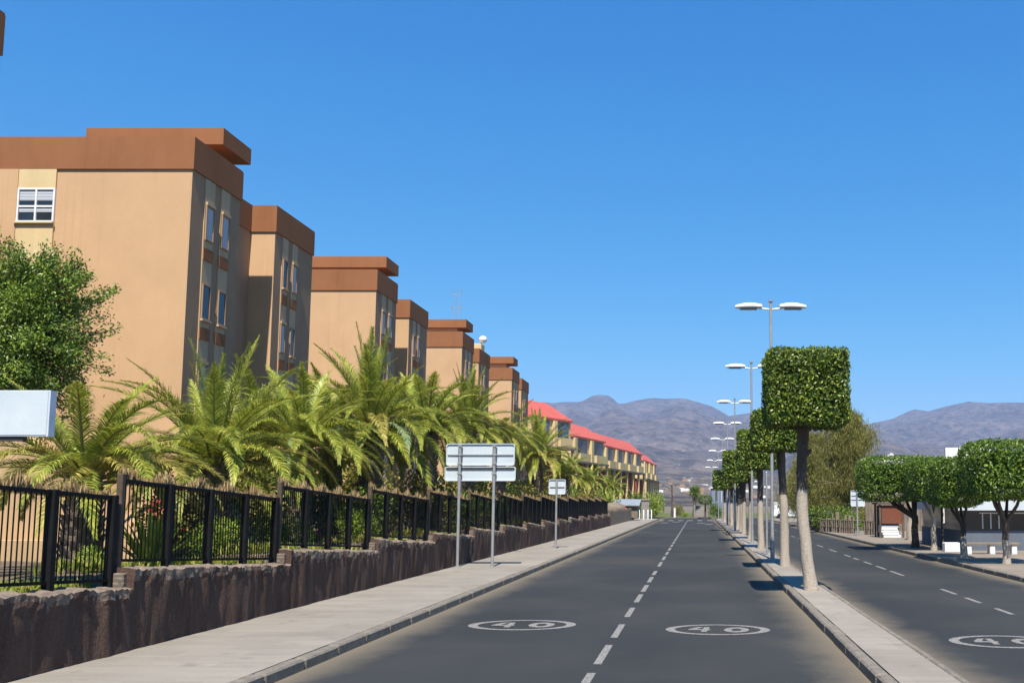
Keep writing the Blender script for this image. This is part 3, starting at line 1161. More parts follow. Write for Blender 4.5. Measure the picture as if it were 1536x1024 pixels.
def frond_mesh(name, L, e0, droop, n_pairs, mats, leaf_len=0.40, wid=0.020, twist=0.0, dead=False):
    """one feather leaf; local x outwards, z up"""
    m = 16
    pts = [np.array([0.0, 0, 0])]
    tan_ = []
    for i in range(m):
        t = (i + 0.5) / m
        e = e0 - droop * (t ** 1.25)
        d = np.array([math.cos(e), math.sin(twist * t * 2) * 0.5, math.sin(e)])
        d /= np.linalg.norm(d)
        tan_.append(d)
        pts.append(pts[-1] + d * L / m)
    pts = np.array(pts)
    tan_.append(tan_[-1])
    tan_ = np.array(tan_)
    V, Fc, M = [], [], []
    # midrib
    for i in range(m + 1):
        r = 0.022 * (1 - 0.85 * i / m) * (L / 2.5)
        d = tan_[i]
        s = np.array([-d[1], d[0], 0])
        s /= np.linalg.norm(s)
        u = np.cross(d, s)
        V += [pts[i] + s * r * 1.3, pts[i] - s * r * 1.3, pts[i] - u * r]
    for i in range(m):
        for k in range(3):
            a, b = i * 3 + k, i * 3 + (k + 1) % 3
            Fc.append((a, b, b + 3, a + 3))
            M.append(1)
    for q in range(n_pairs):
        t = 0.10 + 0.90 * (q + RNG.uniform(0, 0.8)) / n_pairs
        x = min(t * m, m - 1e-3)
        i = int(x)
        fr = x - i
        p = pts[i] * (1 - fr) + pts[i + 1] * fr
        d = tan_[i]
        s = np.array([-d[1], d[0], 0])
        s /= np.linalg.norm(s)
        u = np.cross(d, s)
        prof = (0.50 + 0.50 * math.sin(math.pi * min(1, t * 1.05 + 0.05)) ** 0.6) * (1 - 0.55 * max(0, t - 0.7) / 0.3)
        for sg in (-1, 1):
            ll = leaf_len * prof * RNG.uniform(0.85, 1.12)
            fwd = 0.75 + 0.95 * t + RNG.normal(0, 0.12)
            lift = (0.40 if not dead else -0.4) + RNG.normal(0, 0.22)
            dv = s * sg + d * fwd + u * lift
            dv /= np.linalg.norm(dv)
            w = wid * RNG.uniform(0.8, 1.2)
            side = np.cross(dv, u)
            nn = np.linalg.norm(side)
            side = side / nn if nn > 1e-6 else d
            mid = p + dv * ll * 0.55
            dv2 = dv + np.array([0, 0, -0.35 - 0.3 * RNG.uniform()])
            dv2 /= np.linalg.norm(dv2)
            tip = mid + dv2 * ll * 0.5
            o = len(V)
            V += [p + side * w * 0.4, p - side * w * 0.4, mid - side * w * 0.5, mid + side * w * 0.5, tip]
            Fc += [(o, o + 1, o + 2, o + 3), (o + 3, o + 2, o + 4)]
            M += [0, 0]
    return mesh_np(name, np.array(V), Fc, mats, M)


FR = {}
UNITL = 3.1
for key, e, dr in (("a", 84, 14), ("b", 74, 38), ("c", 64, 72), ("d", 52, 98), ("e", 36, 105), ("f", 18, 95), ("g", 2, 75), ("h", -22, 45)):
    FR[key] = [frond_mesh("frond", UNITL, R(e + RNG.uniform(-4, 4)), R(dr + RNG.uniform(-10, 10)), 135, [leaf_palm, rachis_m], twist=RNG.uniform(-0.35, 0.35)) for _ in range(2)]
FRY = [frond_mesh("frond", UNITL, R(40), R(105), 135, [leaf_palm_y, rachis_m], twist=0.2), frond_mesh("frond", UNITL, R(15), R(80), 135, [leaf_palm_y, rachis_m], twist=-0.2)]
FRG = [frond_mesh("frond", UNITL, R(38), R(115), 135, [leaf_palm_g, rachis_m], twist=-0.2)]
FRD = [frond_mesh("dead_frond", UNITL, R(55), R(160), 46, [leaf_dead, rachis_d], leaf_len=0.30, twist=0.1, dead=True),
       frond_mesh("dead_frond", UNITL, R(-35), R(45), 40, [leaf_dead, rachis_d], leaf_len=0.30, dead=True)]


def palm_trunk(h, r):
    mb = MB()
    n, m = 14, max(4, int(h / 0.18))
    rs = []
    for k in range(m + 1):
        t = k / m
        rr = r * (1.25 - 0.35 * t + (0.10 if t > 0.8 else 0)) * (1 + 0.05 * math.sin(k * 2.1))
        rs.append([(rr * math.cos(2 * math.pi * i / n), rr * math.sin(2 * math.pi * i / n), h * t) for i in range(n)])
    mb.rings(rs, 0, True, False)
    # stubs of cut leaves
    cnt = int(h * 62)
    for q in range(cnt):
        z = h * (q + 0.5) / cnt
        a = q * 2.39996
        rr = r * (1.25 - 0.35 * z / h)
        o = Vector((math.cos(a), math.sin(a), 0))
        s = Vector((-o.y, o.x, 0))
        c = o * rr + Vector((0, 0, z))
        w = 0.055 * r / 0.3 + 0.02
        tip = c + o * random.uniform(0.05, 0.11) + Vector((0, 0, random.uniform(0.07, 0.15)))
        mb.add([c - s * w - Vector((0, 0, 0.05)), c + s * w - Vector((0, 0, 0.05)), c + s * w * 0.8 + Vector((0, 0, 0.06)), c - s * w * 0.8 + Vector((0, 0, 0.06)), tip + s * w * 0.4, tip - s * w * 0.4],
               [(0, 1, 4, 5), (1, 2, 4), (3, 5, 4, 2), (0, 5, 3)])
    return mb


def palm(x, y, zbase, zc, scale, label, plan=None, extra=(), seed=0, group="feather palms behind the railing"):
    rnd = random.Random(seed)
    root = thing("palm_tree", label, "palm tree", (x, y, zbase), 0, group)
    h = max(0.4, zc - zbase)
    tr = palm_trunk(h, 0.26 * min(1.2, scale)).build("trunk", palmtrunk, root)
    tr.rotation_euler = (rnd.uniform(-0.03, 0.03), rnd.uniform(-0.03, 0.03), 0)
    plan = plan or [("a", 3), ("b", 5), ("c", 7), ("d", 8), ("e", 9), ("f", 8), ("g", 6)]
    az = rnd.uniform(0, 6.28)
    for key, n in plan:
        for i in range(n):
            az += 2.39996 + rnd.uniform(-0.2, 0.2)
            me = rnd.choice(FR[key])
            r = rnd.random()
            if key in "def" and r < 0.12:
                me = rnd.choice(FRY)
            o = link("frond", me, root, (0.08 * math.cos(az), 0.08 * math.sin(az), h - 0.05 + rnd.uniform(-0.1, 0.1)))
            s = 0.86 * scale * rnd.uniform(0.86, 1.12)
            o.scale = (s, s, s)
            o.rotation_euler = (0, 0, az)
    for (me, a, s) in extra:
        o = link("dead_frond" if me.name.startswith("dead") else "frond", me, root, (0.1 * math.cos(a), 0.1 * math.sin(a), h - 0.1))
        o.scale = (s, s, s)
        o.rotation_euler = (0, 0, a)
    return root


def at(px, X, zc_py):
    """on the garden, X fixed, seen at px -> Y, and height for row zc_py"""
    dx, dy, dz = ray(px, zc_py)
    t = X / dx
    return dy * t, H + dz * t


LOW = [("b", 3), ("c", 10), ("d", 14), ("e", 14), ("f", 9), ("g", 2)]
TALL = [("a", 6), ("b", 6), ("c", 9), ("d", 12), ("e", 13), ("f", 9), ("g", 3)]
specs = [
    # px, X, row of crown centre, scale, plan, label, extras
    (128, -9.0, 716, 0.82, [("b", 2), ("c", 9), ("d", 13), ("e", 12), ("f", 2)], "nearest low palm with broad bright fronds over the railing, left", [(FRY[0], 0.15, 0.74), (FRY[0], -0.35, 0.70), (FRY[1], 0.45, 0.66), (FRY[0], -0.75, 0.62)]),
    (322, -9.3, 700, 0.93, TALL, "palm with tall upright fronds in front of the nearest block", [(FRY[0], 0.3, 0.8)]),
    (452, -9.8, 672, 0.95, LOW, "arching palm between the two palms with upright fronds", [(FRG[0], -1.2, 0.75), (FRY[0], 2.6, 0.8)]),
    (556, -9.6, 655, 1.16, TALL, "palm with upright dark spear fronds before the second tan block", [(FRG[0], -1.6, 1.0), (FRG[0], -0.7, 0.9), (FRD[0], -0.7, 1.0)]),
    (640, -9.2, 652, 1.15, LOW, "palm with a curved dry brown frond, left of the double sign", [(FRD[0], -1.9, 1.1), (FRD[1], -1.2, 1.0)]),
    (700, -9.9, 648, 1.08, TALL, "broad palm whose crown rises behind the double sign", [(FRD[1], -1.4, 1.0)]),
    (752, -10.4, 668, 1.0, LOW, "palm between the double sign and the small sign", []),
    (806, -9.6, 690, 1.12, TALL, "tall dark palm directly above the small sign", [(FRD[1], -1.4, 1.0), (FRD[1], -0.6, 1.0)]),
    (848, -9.4, 715, 0.95, LOW, "palm just right of the small sign, below the red roofs", []),
    (884, -9.0, 724, 0.9, LOW, "last big palm before the longest red roofed house", []),
    (915, -8.6, 734, 0.85, LOW, "small far palm at the end of the palm row", []),
    (392, -11.6, 668, 1.0, LOW, "rear palm between the upright palm and the arching one", []),
    (500, -11.5, 650, 1.05, LOW, "rear palm between the arching palm and the spear frond palm", []),
    (770, -13.0, 672, 0.95, LOW, "rear palm in front of the last tan block", []),
    (610, -12.5, 632, 1.05, LOW, "rear palm in front of the second tan block's far wing", []),
]
for k, (px, X, row, s, plan, lab, ex) in enumerate(specs):
    yy, zc = at(px, X, row)
    palm(X, yy, 0.85, zc, s, lab, plan, ex, seed=20 + k)

# ------------------------------------------------------------------ shrubs and garden plants


def shrub_mesh(r, h, n, mat, leaf=0.09, seed=0):
    rg = np.random.default_rng(seed)
    k = 9
    cs = np.stack([rg.uniform(-0.6, 0.6, k) * r, rg.uniform(-0.6, 0.6, k) * r, rg.uniform(0.25, 0.72, k) * h], axis=1)
    rs = rg.uniform(0.35, 0.6, k) * min(r, h)
    idx = rg.integers(0, k, n)
    d = unit(rg.normal(size=(n, 3)))
    rad = rs[idx][:, None] * rg.uniform(0.25, 1.0, (n, 1)) ** 0.5
    C = cs[idx] + d * rad
    C[:, 2] = np.abs(C[:, 2])
    D = d + rg.normal(size=(n, 3)) * 0.6 + np.array([0, 0, 0.3])
    return leaf_mesh("shrub", C, D, rg.uniform(0.7, 1.3, n) * leaf, rg.uniform(0.45, 0.6, n) * leaf, mat, nrm=np.array([[0, 0, 1.0]]) + d)


SH = [shrub_mesh(0.9, 1.2, 2200, leaf_shrub, 0.10, 1), shrub_mesh(0.8, 1.0, 2200, leaf_lime, 0.09, 2), shrub_mesh(1.1, 1.5, 2600, leaf_olive, 0.10, 3)]
shr = [(-8.0, 12.9, 1, 0.42, "bright green young shrub behind the railing, beside the shaggy palm trunk"),
       (-8.9, 10.2, 0, 0.36, "small weedy bush at the pale garden wall's foot"),
       (-8.7, 17.3, 1, 0.7, "bright green shrub right of the spiky fan plant"),
       (-9.6, 18.6, 2, 1.1, "olive brown bush behind the second railing section"),
       (-8.4, 19.8, 1, 0.75, "bright green shrub behind the third railing section"),
       (-10.3, 22.0, 2, 1.3, "large olive bush under the arching palm"),
       (-8.3, 23.5, 1, 0.8, "low lime shrub left of the double sign's posts"),
       (-9.2, 26.5, 0, 1.2, "dark green bush under the spear frond palm"),
       (-9.3, 32.0, 2, 1.2, "olive bush behind the double sign"),
       (-9.0, 38.0, 0, 1.2, None), (-9.4, 45.0, 1, 1.2, None), (-9.0, 52, 2, 1.3, None), (-9.0, 60, 0, 1.3, None), (-8.8, 68, 1, 1.3, None), (-8.6, 77, 2, 1.4, None),
       (-12, 28, 0, 1.9, "tall dark bush between palm trunks near the second wing"), (-12.5, 36, 2, 2.0, None), (-12.5, 44, 0, 2.0, None), (-12.5, 52, 2, 2.1, None), (-12.5, 60, 0, 2.1, None), (-12.0, 70, 2, 2.2, None), (-11, 84, 0, 2.2, None), (-9.5, 92, 1, 2.2, None)]
for (x, y, k, s, lab) in shr:
    o = link("shrub", SH[k], None, (x, y, 0.85))
    o.scale = (s, s, s)
    o.rotation_euler = (0, 0, random.uniform(0, 6))
    tag(o, lab or "green shrub under the far palms, behind the railing", "shrub", "shrubs under the palms")

# red-flowering bush
o = link("flowering_bush", shrub_mesh(0.4, 1.5, 150, leaf_red, 0.09, 9), None, (-9.3, 16.9, 0.9))
tag(o, "sparse red flowering bush against the pale garden wall", "flowering bush")


def fan_plant(loc, n, L, label, mat, spread=1.0, name="spiky_plant"):
    n_ = n
    C, D, Ls = [], [], []
    V, Fc = [], []
    for i in range(n_):
        a = i * 2.39996
        e = R(88) - (i / n_) ** 0.8 * R(70) * spread
        l = L * random.uniform(0.8, 1.1)
        d = Vector((math.cos(a) * math.cos(e), math.sin(a) * math.cos(e), math.sin(e)))
        s = Vector((-math.sin(a), math.cos(a), 0))
        w = 0.045 * L
        p0 = Vector((0, 0, 0.02)) + d * 0.03
        p1 = d * l * 0.45
        p2 = d * l * 0.8 - Vector((0, 0, 0.03 * l))
        p3 = d * l - Vector((0, 0, 0.10 * l))
        o = len(V)
        V += [tuple(p0 - s * w * 0.5), tuple(p0 + s * w * 0.5), tuple(p1 - s * w), tuple(p1 + s * w), tuple(p2 - s * w * 0.6), tuple(p2 + s * w * 0.6), tuple(p3)]
        Fc += [(o, o + 1, o + 3, o + 2), (o + 2, o + 3, o + 5, o + 4), (o + 4, o + 5, o + 6)]
    me = mesh_np(name, V, Fc, mat)
    return tag(link(name, me, None, loc), label, "plant")


fan_plant((-8.2, 14.55, 0.84), 46, 0.98, "spiky green fan plant behind the second railing section", leaf_lime, 0.75)
fan_plant((-8.0, 17.2, 0.84), 34, 0.5, "small spiky plant low behind the second railing section", leaf_shrub)
fan_plant((-8.1, 15.9, 0.84), 34, 0.45, "low spiky plant right beside the big fan plant", leaf_shrub)

# garden wall (pale apricot) seen through the first railing
gw = thing("garden_wall", "pale apricot garden wall with a sloping end behind the first railing", "wall", (-13, 16.8, 0.8))
mb = MB()
prof = [(-7.0, 0), (2.7, 0), (2.2, 1.35), (1.0, 2.15), (-3.2, 2.3), (-7.0, 2.5)]
n = len(prof)
v = [(x, 0, z) for x, z in prof] + [(x, 0.35, z) for x, z in prof]
mb.add(v, [tuple(range(n)), tuple(reversed(range(n, 2 * n)))] + [((i + 1) % n, i, n + i, n + (i + 1) % n) for i in range(n)])
mb.build("wall", garden_st, gw)
mb = MB()
prof2 = [(-7.0, 0), (3.4, 0), (2.9, 0.42), (-7.0, 0.42)]
v = [(x, -0.45, z) for x, z in prof2] + [(x, -0.004, z) for x, z in prof2]
mb.add(v, [(0, 1, 2, 3), (3, 2, 6, 7), (1, 5, 6, 2), (0, 3, 7, 4)])
mb.build("plinth", garden_st, gw)
MB().box(-7, 0.7, -0.34, -0.006, 0.9, 0.97).build("ledge", bark_dark, gw)

# pale boulder slope seen through the third railing section
v = MB()
v.ellipsoid((0, 0, 0), (1.5, 0.9, 1.25), 18, 10)
bl = v.build("boulder", garden_st, None, (-10.6, 20.0, 0.8))
for p in bl.data.vertices:
    p.co += p.co.normalized() * 0.18 * noise.noise(p.co * 1.3)
tag(bl, "pale rounded boulder behind the third railing section", "boulder")

# ------------------------------------------------------------------ leafy tree at the left edge


def branch_path(p, d, L, n, sag=0.0, wob=0.12, rnd=random):
    pts = [Vector(p)]
    d = Vector(d).normalized()
    for i in range(n):
        d = (d + Vector((rnd.uniform(-wob, wob), rnd.uniform(-wob, wob), rnd.uniform(-wob, wob) - sag))).normalized()
        pts.append(pts[-1] + d * L / n)
    return pts


def leafy_tree():
    c = P(6, 482, 20.5)
    base = (c.x - 0.6, 20.5, 0.85)
    root = thing("leafy_tree", "dense dark green leafy tree with feathery tips at the left edge", "tree", base)
    ct = Vector((0.45, 0, c.z - 0.85))
    rnd = random.Random(3)
    mb = MB()
    mb.tube([(0, 0, 0), (0.05, 0, 1.4), (0.2, 0, 2.6), (0.35, 0, ct.z - 0.6)], [0.2, 0.16, 0.13, 0.07], 10)
    C, D = [], []
    for i in range(190):
        a = rnd.uniform(0, 6.283)
        e = rnd.uniform(-1.3, 1.45)
        d = Vector((math.cos(a) * math.cos(e), math.sin(a) * math.cos(e), math.sin(e)))
        L = rnd.uniform(1.2, 1.95) * (1.0 + 0.05 * d.z) * (1.25 if d.z < -0.3 else 1.0)
        if i < 40:      # the feathery shoots that lean right
            d = Vector((rnd.uniform(0.7, 1.0), rnd.uniform(-0.6, 0.2), rnd.uniform(-0.45, 0.95))).normalized()
            L = rnd.uniform(1.7, 2.45)
        pts = branch_path(ct + d * 0.2 + Vector((0, 0, -0.3)), d, L, 6, -0.03, 0.14, rnd)
        mb.tube(pts, [0.03 * (1 - k / 7.5) for k in range(7)], 5)
        for k in range(320):
            t = rnd.uniform(0.15, 1.03) ** 0.75 * 6
            j = min(5, int(t))
            p = pts[j].lerp(pts[j + 1], min(1, t - j))
            w = (0.22 if i >= 40 else 0.15) * (1.15 - t / 6.5) + (0.05 if i >= 40 else 0.03)
            C.append(p + Vector((rnd.gauss(0, w), rnd.gauss(0, w), rnd.gauss(0, w))))
            dd = (pts[j + 1] - pts[j]).normalized() + Vector((rnd.gauss(0, 0.7), rnd.gauss(0, 0.7), rnd.gauss(0, 0.7)))
            D.append(dd)
    mb.build("trunk", bark_dark, root)
    C, D = np.array(C), np.array(D)
    me = leaf_mesh("crown", C, D, RNG.uniform(0.06, 0.10, len(C)), RNG.uniform(0.032, 0.046, len(C)), leaf_fig, nrm=np.array([[0, 0, 1.0]]) + unit(C - np.array(ct)))
    link("crown", me, root)


leafy_tree()

# ------------------------------------------------------------------ clipped trees on the median


def clipped_crown(sx, sy, sz, n, leaf, seed, round_=0.12, mat=leaf_top, jag=0.05):
    rg = np.random.default_rng(seed)
    hx, hy, hz = sx / 2, sy / 2, sz / 2
    areas = np.array([sy * sz, sy * sz, sx * sz, sx * sz, sx * sy, sx * sy])
    f = rg.choice(6, n, p=areas / areas.sum())
    u = rg.uniform(-1, 1, (n, 3))
    ax = f // 2
    sg = np.where(f % 2 == 0, -1.0, 1.0)
    Pn = u.copy()
    Pn[np.arange(n), ax] = sg
    nr = np.zeros((n, 3))
    nr[np.arange(n), ax] = sg
    Hh = np.array([hx, hy, hz])
    C = Pn * Hh
    # round the edges
    inner = np.maximum(Hh - round_ * min(sx, sy, sz) * 1.6, 0.01)
    core = np.clip(C, -inner, inner)
    dlt = C - core
    ln = np.linalg.norm(dlt, axis=1, keepdims=True)
    rr = (Hh - inner).min()
    C = np.where(ln > rr, core + dlt / np.maximum(ln, 1e-6) * rr, C)
    nn = unit(np.where(ln > 1e-4, dlt, nr))
    depth = np.abs(rg.normal(0, 1, n)) * 0.07 - rg.uniform(0, 1, n) * jag * 0.6
    # slight lumps as a hand-clipped hedge has
    lump = np.array([noise.noise(Vector(c) * 2.2 + Vector((seed, 0, 0))) for c in C]) * 0.035
    C = C - nn * (depth - lump)[:, None]
    D = rg.normal(size=(n, 3)) + nn * 0.5 + np.array([0, 0, -0.2])
    return leaf_mesh("crown", C, D, rg.uniform(0.75, 1.3, n) * leaf, rg.uniform(0.5, 0.68, n) * leaf, mat, nrm=nn)


def inner_crown(sx, sy, sz, n, leaf, seed, mat=leaf_top):
    rg = np.random.default_rng(seed)
    C = rg.uniform(-0.5, 0.5, (n, 3)) * np.array([sx, sy, sz])
    return leaf_mesh("inner_foliage", C, rg.normal(size=(n, 3)), rg.uniform(0.8, 1.2, n) * leaf, rg.uniform(0.6, 0.8, n) * leaf, mat)


def median_tree(px, pyb, crown_px, label, lean, n_leaf, leaf, deep, seed, split=False, back=0.0):
    b = G(px, pyb, 0.12)
    x0, x1 = P(crown_px[0], crown_px[1], b.y - deep / 2).x, P(crown_px[2], crown_px[1], b.y - deep / 2).x
    z1, z0 = P(crown_px[0], crown_px[1], b.y - deep / 2).z, P(crown_px[0], crown_px[3], b.y - deep / 2).z
    root = thing("clipped_tree", label, "tree", (b.x, b.y, 0.11), 0, "clipped box trees on the median")
    cx = (x0 + x1) / 2 - b.x
    cz = (z0 + z1) / 2 - 0.11
    sx, sz = x1 - x0 - 0.14, z1 - z0 - 0.06
    h = z0 - 0.11
    rnd = random.Random(seed)
    mb = MB()
    pts, rad = [], []
    r0 = 0.116
    for k in range(11):
        t = k / 10
        pts.append((lean[0] * math.sin(t * math.pi) + (lean[1]) * t + rnd.uniform(-0.012, 0.012), rnd.uniform(-0.012, 0.012), h * t * 1.03))
        rad.append(r0 * (1.12 - 0.25 * t + (0.18 if k == 0 else 0) + (0.15 if k >= 9 else 0)) * rnd.uniform(0.95, 1.05))
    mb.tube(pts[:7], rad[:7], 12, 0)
    mb.tube(pts[6:], [r * 1.003 for r in rad[6:]], 12, 1)  # darker bark up here: the crown's shade put into the colour
    top = Vector(pts[-1])
    for k in range(5):
        a = k * 1.256 + 0.4
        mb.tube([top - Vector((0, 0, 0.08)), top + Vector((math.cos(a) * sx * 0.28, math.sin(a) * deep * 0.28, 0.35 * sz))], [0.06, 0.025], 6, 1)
    if split:
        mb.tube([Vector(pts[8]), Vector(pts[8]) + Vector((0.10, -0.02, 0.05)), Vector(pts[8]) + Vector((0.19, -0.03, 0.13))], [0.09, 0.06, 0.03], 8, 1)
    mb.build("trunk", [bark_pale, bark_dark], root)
    me = clipped_crown(sx, deep, sz, n_leaf, leaf, seed, round_=0.055, jag=0.07)
    me2 = None
    o = link("crown", me, root, (cx, 0, cz))
    # twigs and older leaves inside the clipped shell
    c2 = inner_crown(sx - 0.32, deep - 0.32, sz - 0.32, 1500, 0.22, seed + 50)
    link("inner_foliage", c2, root, (cx, 0, cz))
    return root


median_tree(1217, 884, (1147, 517, 1280, 636), "nearest clipped tree, a large square green crown on a bent trunk", (-0.10, -0.12), 15000, 0.072, 1.8, 11, True)
median_tree(1178, 848, (1127, 612, 1206, 674), "second clipped tree, flatter box crown half behind the square one", (0.02, -0.10), 8000, 0.08, 1.7, 12)
median_tree(1142, 822, (1105, 642, 1172, 703), "third clipped tree from the camera, crown below the tall lamp", (0.0, -0.05), 6000, 0.09, 1.7, 13)
median_tree(1126, 808, (1083, 674, 1146, 716), "fourth clipped tree from the camera on the median", (0.03, 0.0), 4500, 0.10, 1.7, 14)
far = [(1116, 800, (1092, 690, 1132, 722)), (1107, 793.5, (1068, 704, 1118, 732)), (1098, 788, (1078, 707, 1112, 732)), (1092, 785, (1072, 712, 1104, 734)), (1087, 782.5, (1070, 715, 1098, 735)), (1112, 797, (1088, 693, 1126, 724)), (1103, 790.5, (1080, 705, 1114, 731))]
for k, (px, pyb, cp) in enumerate(far):
    median_tree(px, pyb, cp, "small clipped tree far down the median, in the overlapping group", (random.uniform(-0.05, 0.05), 0), 2400, 0.12, 1.7, 30 + k)

# ------------------------------------------------------------------ street lamps


def make_lamp(h, half, label, loc, tilt=0.0):
    root = thing("street_lamp", label, "street lamp", loc, 0, "double headed street lamps on the median")
    mb = MB()
    mb.tube([(0, 0, 0), (0, 0, 0.6)], [0.068, 0.068], 12)
    mb.tube([(0, 0, 0.6), (0, 0, h)], [0.056, 0.04], 12)
    mb.tube([(0, 0, h - 0.02), (0, 0, h + 0.03)], [0.075, 0.075], 12)
    mb.build("pole", galv, root)
    MB().box(-0.16, 0.16, -0.16, 0.16, 0, 0.03).build("base_plate", galv, root)
    za = h - 0.22
    for s in (-1, 1):
        am = MB()
        am.tube([(s * 0.05, 0, za - 0.05), (s * (half - 0.7), 0, za)], 0.03, 8)
        am.build("arm", lampwhite, root)
        hd = MB()
        xc = s * (half - 0.40)
        n = 18
        # tapering cobra head: deep at the arm, thin at the tip
        rs = []
        for k in range(9):
            t = k / 8
            xx = s * (half - 0.82 + 0.84 * t)
            w = 0.05 + 0.15 * math.sin(math.pi * min(1, 0.18 + t * 0.80)) ** 0.7
            hh_ = 0.04 + 0.11 * math.sin(math.pi * (0.12 + 0.83 * t)) ** 0.8
            ring = []
            for i in range(12):
                a = 2 * math.pi * i / 12
                zz = math.sin(a)
                ring.append((xx, w * math.cos(a), za + 0.02 + (hh_ * zz if zz > 0 else 0.035 * zz)))
            rs.append(ring if s > 0 else ring)
        hd.rings(rs, 0, True, True)
        ho = hd.build("lamp_head", lampwhite, root)
        MB().box(min(s * (half - 0.66), s * (half - 0.12)), max(s * (half - 0.66), s * (half - 0.12)), -0.11, 0.11, za - 0.045, za - 0.012).build("lens", lampgrey, ho)
    return root


lamp_specs = [(1156, 451, 2.28, 30.9), (1127, 543, 2.28, None), (1102, 598, 2.28, None), (1091, 631, 2.28, None), (1083.5, 655, 2.28, None), (1077.5, 672, 2.28, None), (1072, 687, 2.28, None), (1067, 698, 2.28, None)]
lamp_lab = ["tallest looking double lamp, rising behind the square clipped tree", "second double headed lamp, one head hidden by the square tree", "third double headed lamp against the hills' crest",
            "fourth double headed lamp, seen against the hillside"]
for k, (px, py, X, Y) in enumerate(lamp_specs):
    dx, dy, dz = ray(px, py)
    t = X / dx
    Y = dy * t
    z = H + dz * t
    make_lamp(z - 0.13, 1.1, lamp_lab[k] if k < 4 else "small double headed lamp far down the road before the hillside", (X, Y, 0.118 if Y < 106 else 0.0))
# slim second pole next to the nearest lamp
mb = MB()
p = G(1150.5, 832, 0.12)
mb.tube([(0, 0, 0), (0, 0, 2.75)], 0.035, 10)
mb.tube([(0, 0, 2.75), (0, 0, 2.78)], [0.042, 0.02], 10)
mb.tube([(0, 0, 0), (0, 0, 0.02)], 0.08, 10)
tag(mb.build("steel_post", galv, None, (p.x, p.y, 0.118)), "slim bare steel post beside the nearest lamp's pole", "post")

# ------------------------------------------------------------------ signs (seen from behind)


def panel(root, x0, x1, z0, z1, ribs, name="panel"):
    """aluminium sign back with rolled rim; faces -y"""
    mb = MB()
    r = 0.06
    pts = []
    for (cx, cz, a0) in ((x1 - r, z1 - r, 0), (x0 + r, z1 - r, 90), (x0 + r, z0 + r, 180), (x1 - r, z0 + r, 270)):
        for k in range(5):
            a = R(a0 + 90 * k / 4)
            pts.append((cx + r * math.cos(a), cz + r * math.sin(a)))
    n = len(pts)
    mb.rings([[(x, 0.012, z) for x, z in pts], [(x, 0.0, z) for x, z in pts]], 0, True)
    o = mb.build(name, signback, root)
    rm = MB()
    cx, cz = (x0 + x1) / 2, (z0 + z1) / 2

    def inset(k):
        return [((x - cx) * (1 - 2 * k / (x1 - x0)) + cx, (z - cz) * (1 - 2 * k / (z1 - z0)) + cz) for x, z in pts]
    a, b = pts, inset(0.022)
    rs = [[(x, 0.0125, z) for x, z in a], [(x, -0.035, z) for x, z in a], [(x, -0.035, z) for x, z in b], [(x, 0.0005, z) for x, z in b]]
    rm.rings(rs, 0, False)
    rm.build("rim", signrim, o)
    for z in ribs:
        MB().box(x0 + 0.04, x1 - 0.04, -0.028, -0.002, z - 0.014, z + 0.014).build("rib", lampgrey, o)
    return o


# wide double sign
b1, b2 = G(685.5, 849, 0.12), G(738.5, 850, 0.12)
ys = (b1.y + b2.y) / 2
root = thing("double_sign", "wide two panel road sign seen from behind on two steel posts", "road sign", ((b1.x + b2.x) / 2, ys, 0.12))
ox, oz = root.location.x, 0.12
for bb, pt in ((b1, 667), (b2, 669)):
    top = P(688, pt, ys).z
    mb = MB()
    x = P(688 if bb is b1 else 740, 760, ys).x
    mb.tube([(x - ox, 0, 0), (x - ox, 0, top - oz)], 0.042, 12)
    mb.tube([(x - ox, 0, 0), (x - ox, 0, 0.012)], 0.09, 12)
    mb.build("post", galv, root)
q = lambda px, py: P(px, py, ys + 0.07)
a, b = q(670, 665), q(772, 698)
a2, b2_ = q(667.5, 699.5), q(773.5, 721)
o = panel(root, a.x - ox, b.x - ox, b.z - oz, a.z - oz, [q(700, 682).z - oz])
o.location = (0, 0.08, 0)
o = panel(root, a2.x - ox, b2_.x - ox, b2_.z - oz, a2.z - oz, [])
o.location = (0, 0.08, 0)
for xx in (P(688, 760, ys).x - ox, P(740, 760, ys).x - ox):
    for zz in (q(700, 682).z - oz, q(700, 669).z - oz, q(700, 695).z - oz, q(700, 710).z - oz):
        MB().chamfer(xx - 0.065, xx + 0.065, -0.052, 0.052, zz - 0.02, zz + 0.02, 0.008).build("clamp", lampgrey, root)
MB().box(a2.x - ox + 0.05, b2_.x - ox - 0.05, 0.05, 0.078, a2.z - oz - 0.075, a2.z - oz - 0.04).build("bracket", darkmetal, root)

# small sign
b = G(833.5, 822, 0.12)
root = thing("small_sign", "small square road sign seen from behind on the left sidewalk", "road sign", (b.x, b.y, 0.12))
ox = b.x
MB().tube([(0, 0, 0), (0, 0, P(835, 720, b.y).z - 0.12)], 0.042, 12).build("post", galv, root)
a, c = P(823, 718.5, b.y), P(848, 741, b.y)
o = panel(root, a.x - ox, c.x - ox, c.z - 0.12, a.z - 0.12, [P(835, 730, b.y).z - 0.12])
o.location = (0, 0.07, 0)

# right-hand sign across the road
b = G(1286.5, 803, 0.12)
root = thing("small_sign", "small pale road sign across the road, beside the brown stall", "road sign", (b.x, b.y, 0.12))
ox = b.x
MB().tube([(0, 0, 0), (0, 0, P(1287, 738, b.y).z - 0.12)], 0.045, 12).build("post", galv, root)
a, c = P(1276, 735, b.y), P(1298, 759, b.y)
o = panel(root, a.x - ox, c.x - ox, c.z - 0.12, a.z - 0.12, [P(1287, 743, b.y).z - 0.12, P(1287, 749, b.y).z - 0.12])
o.location = (0, 0.08, 0)

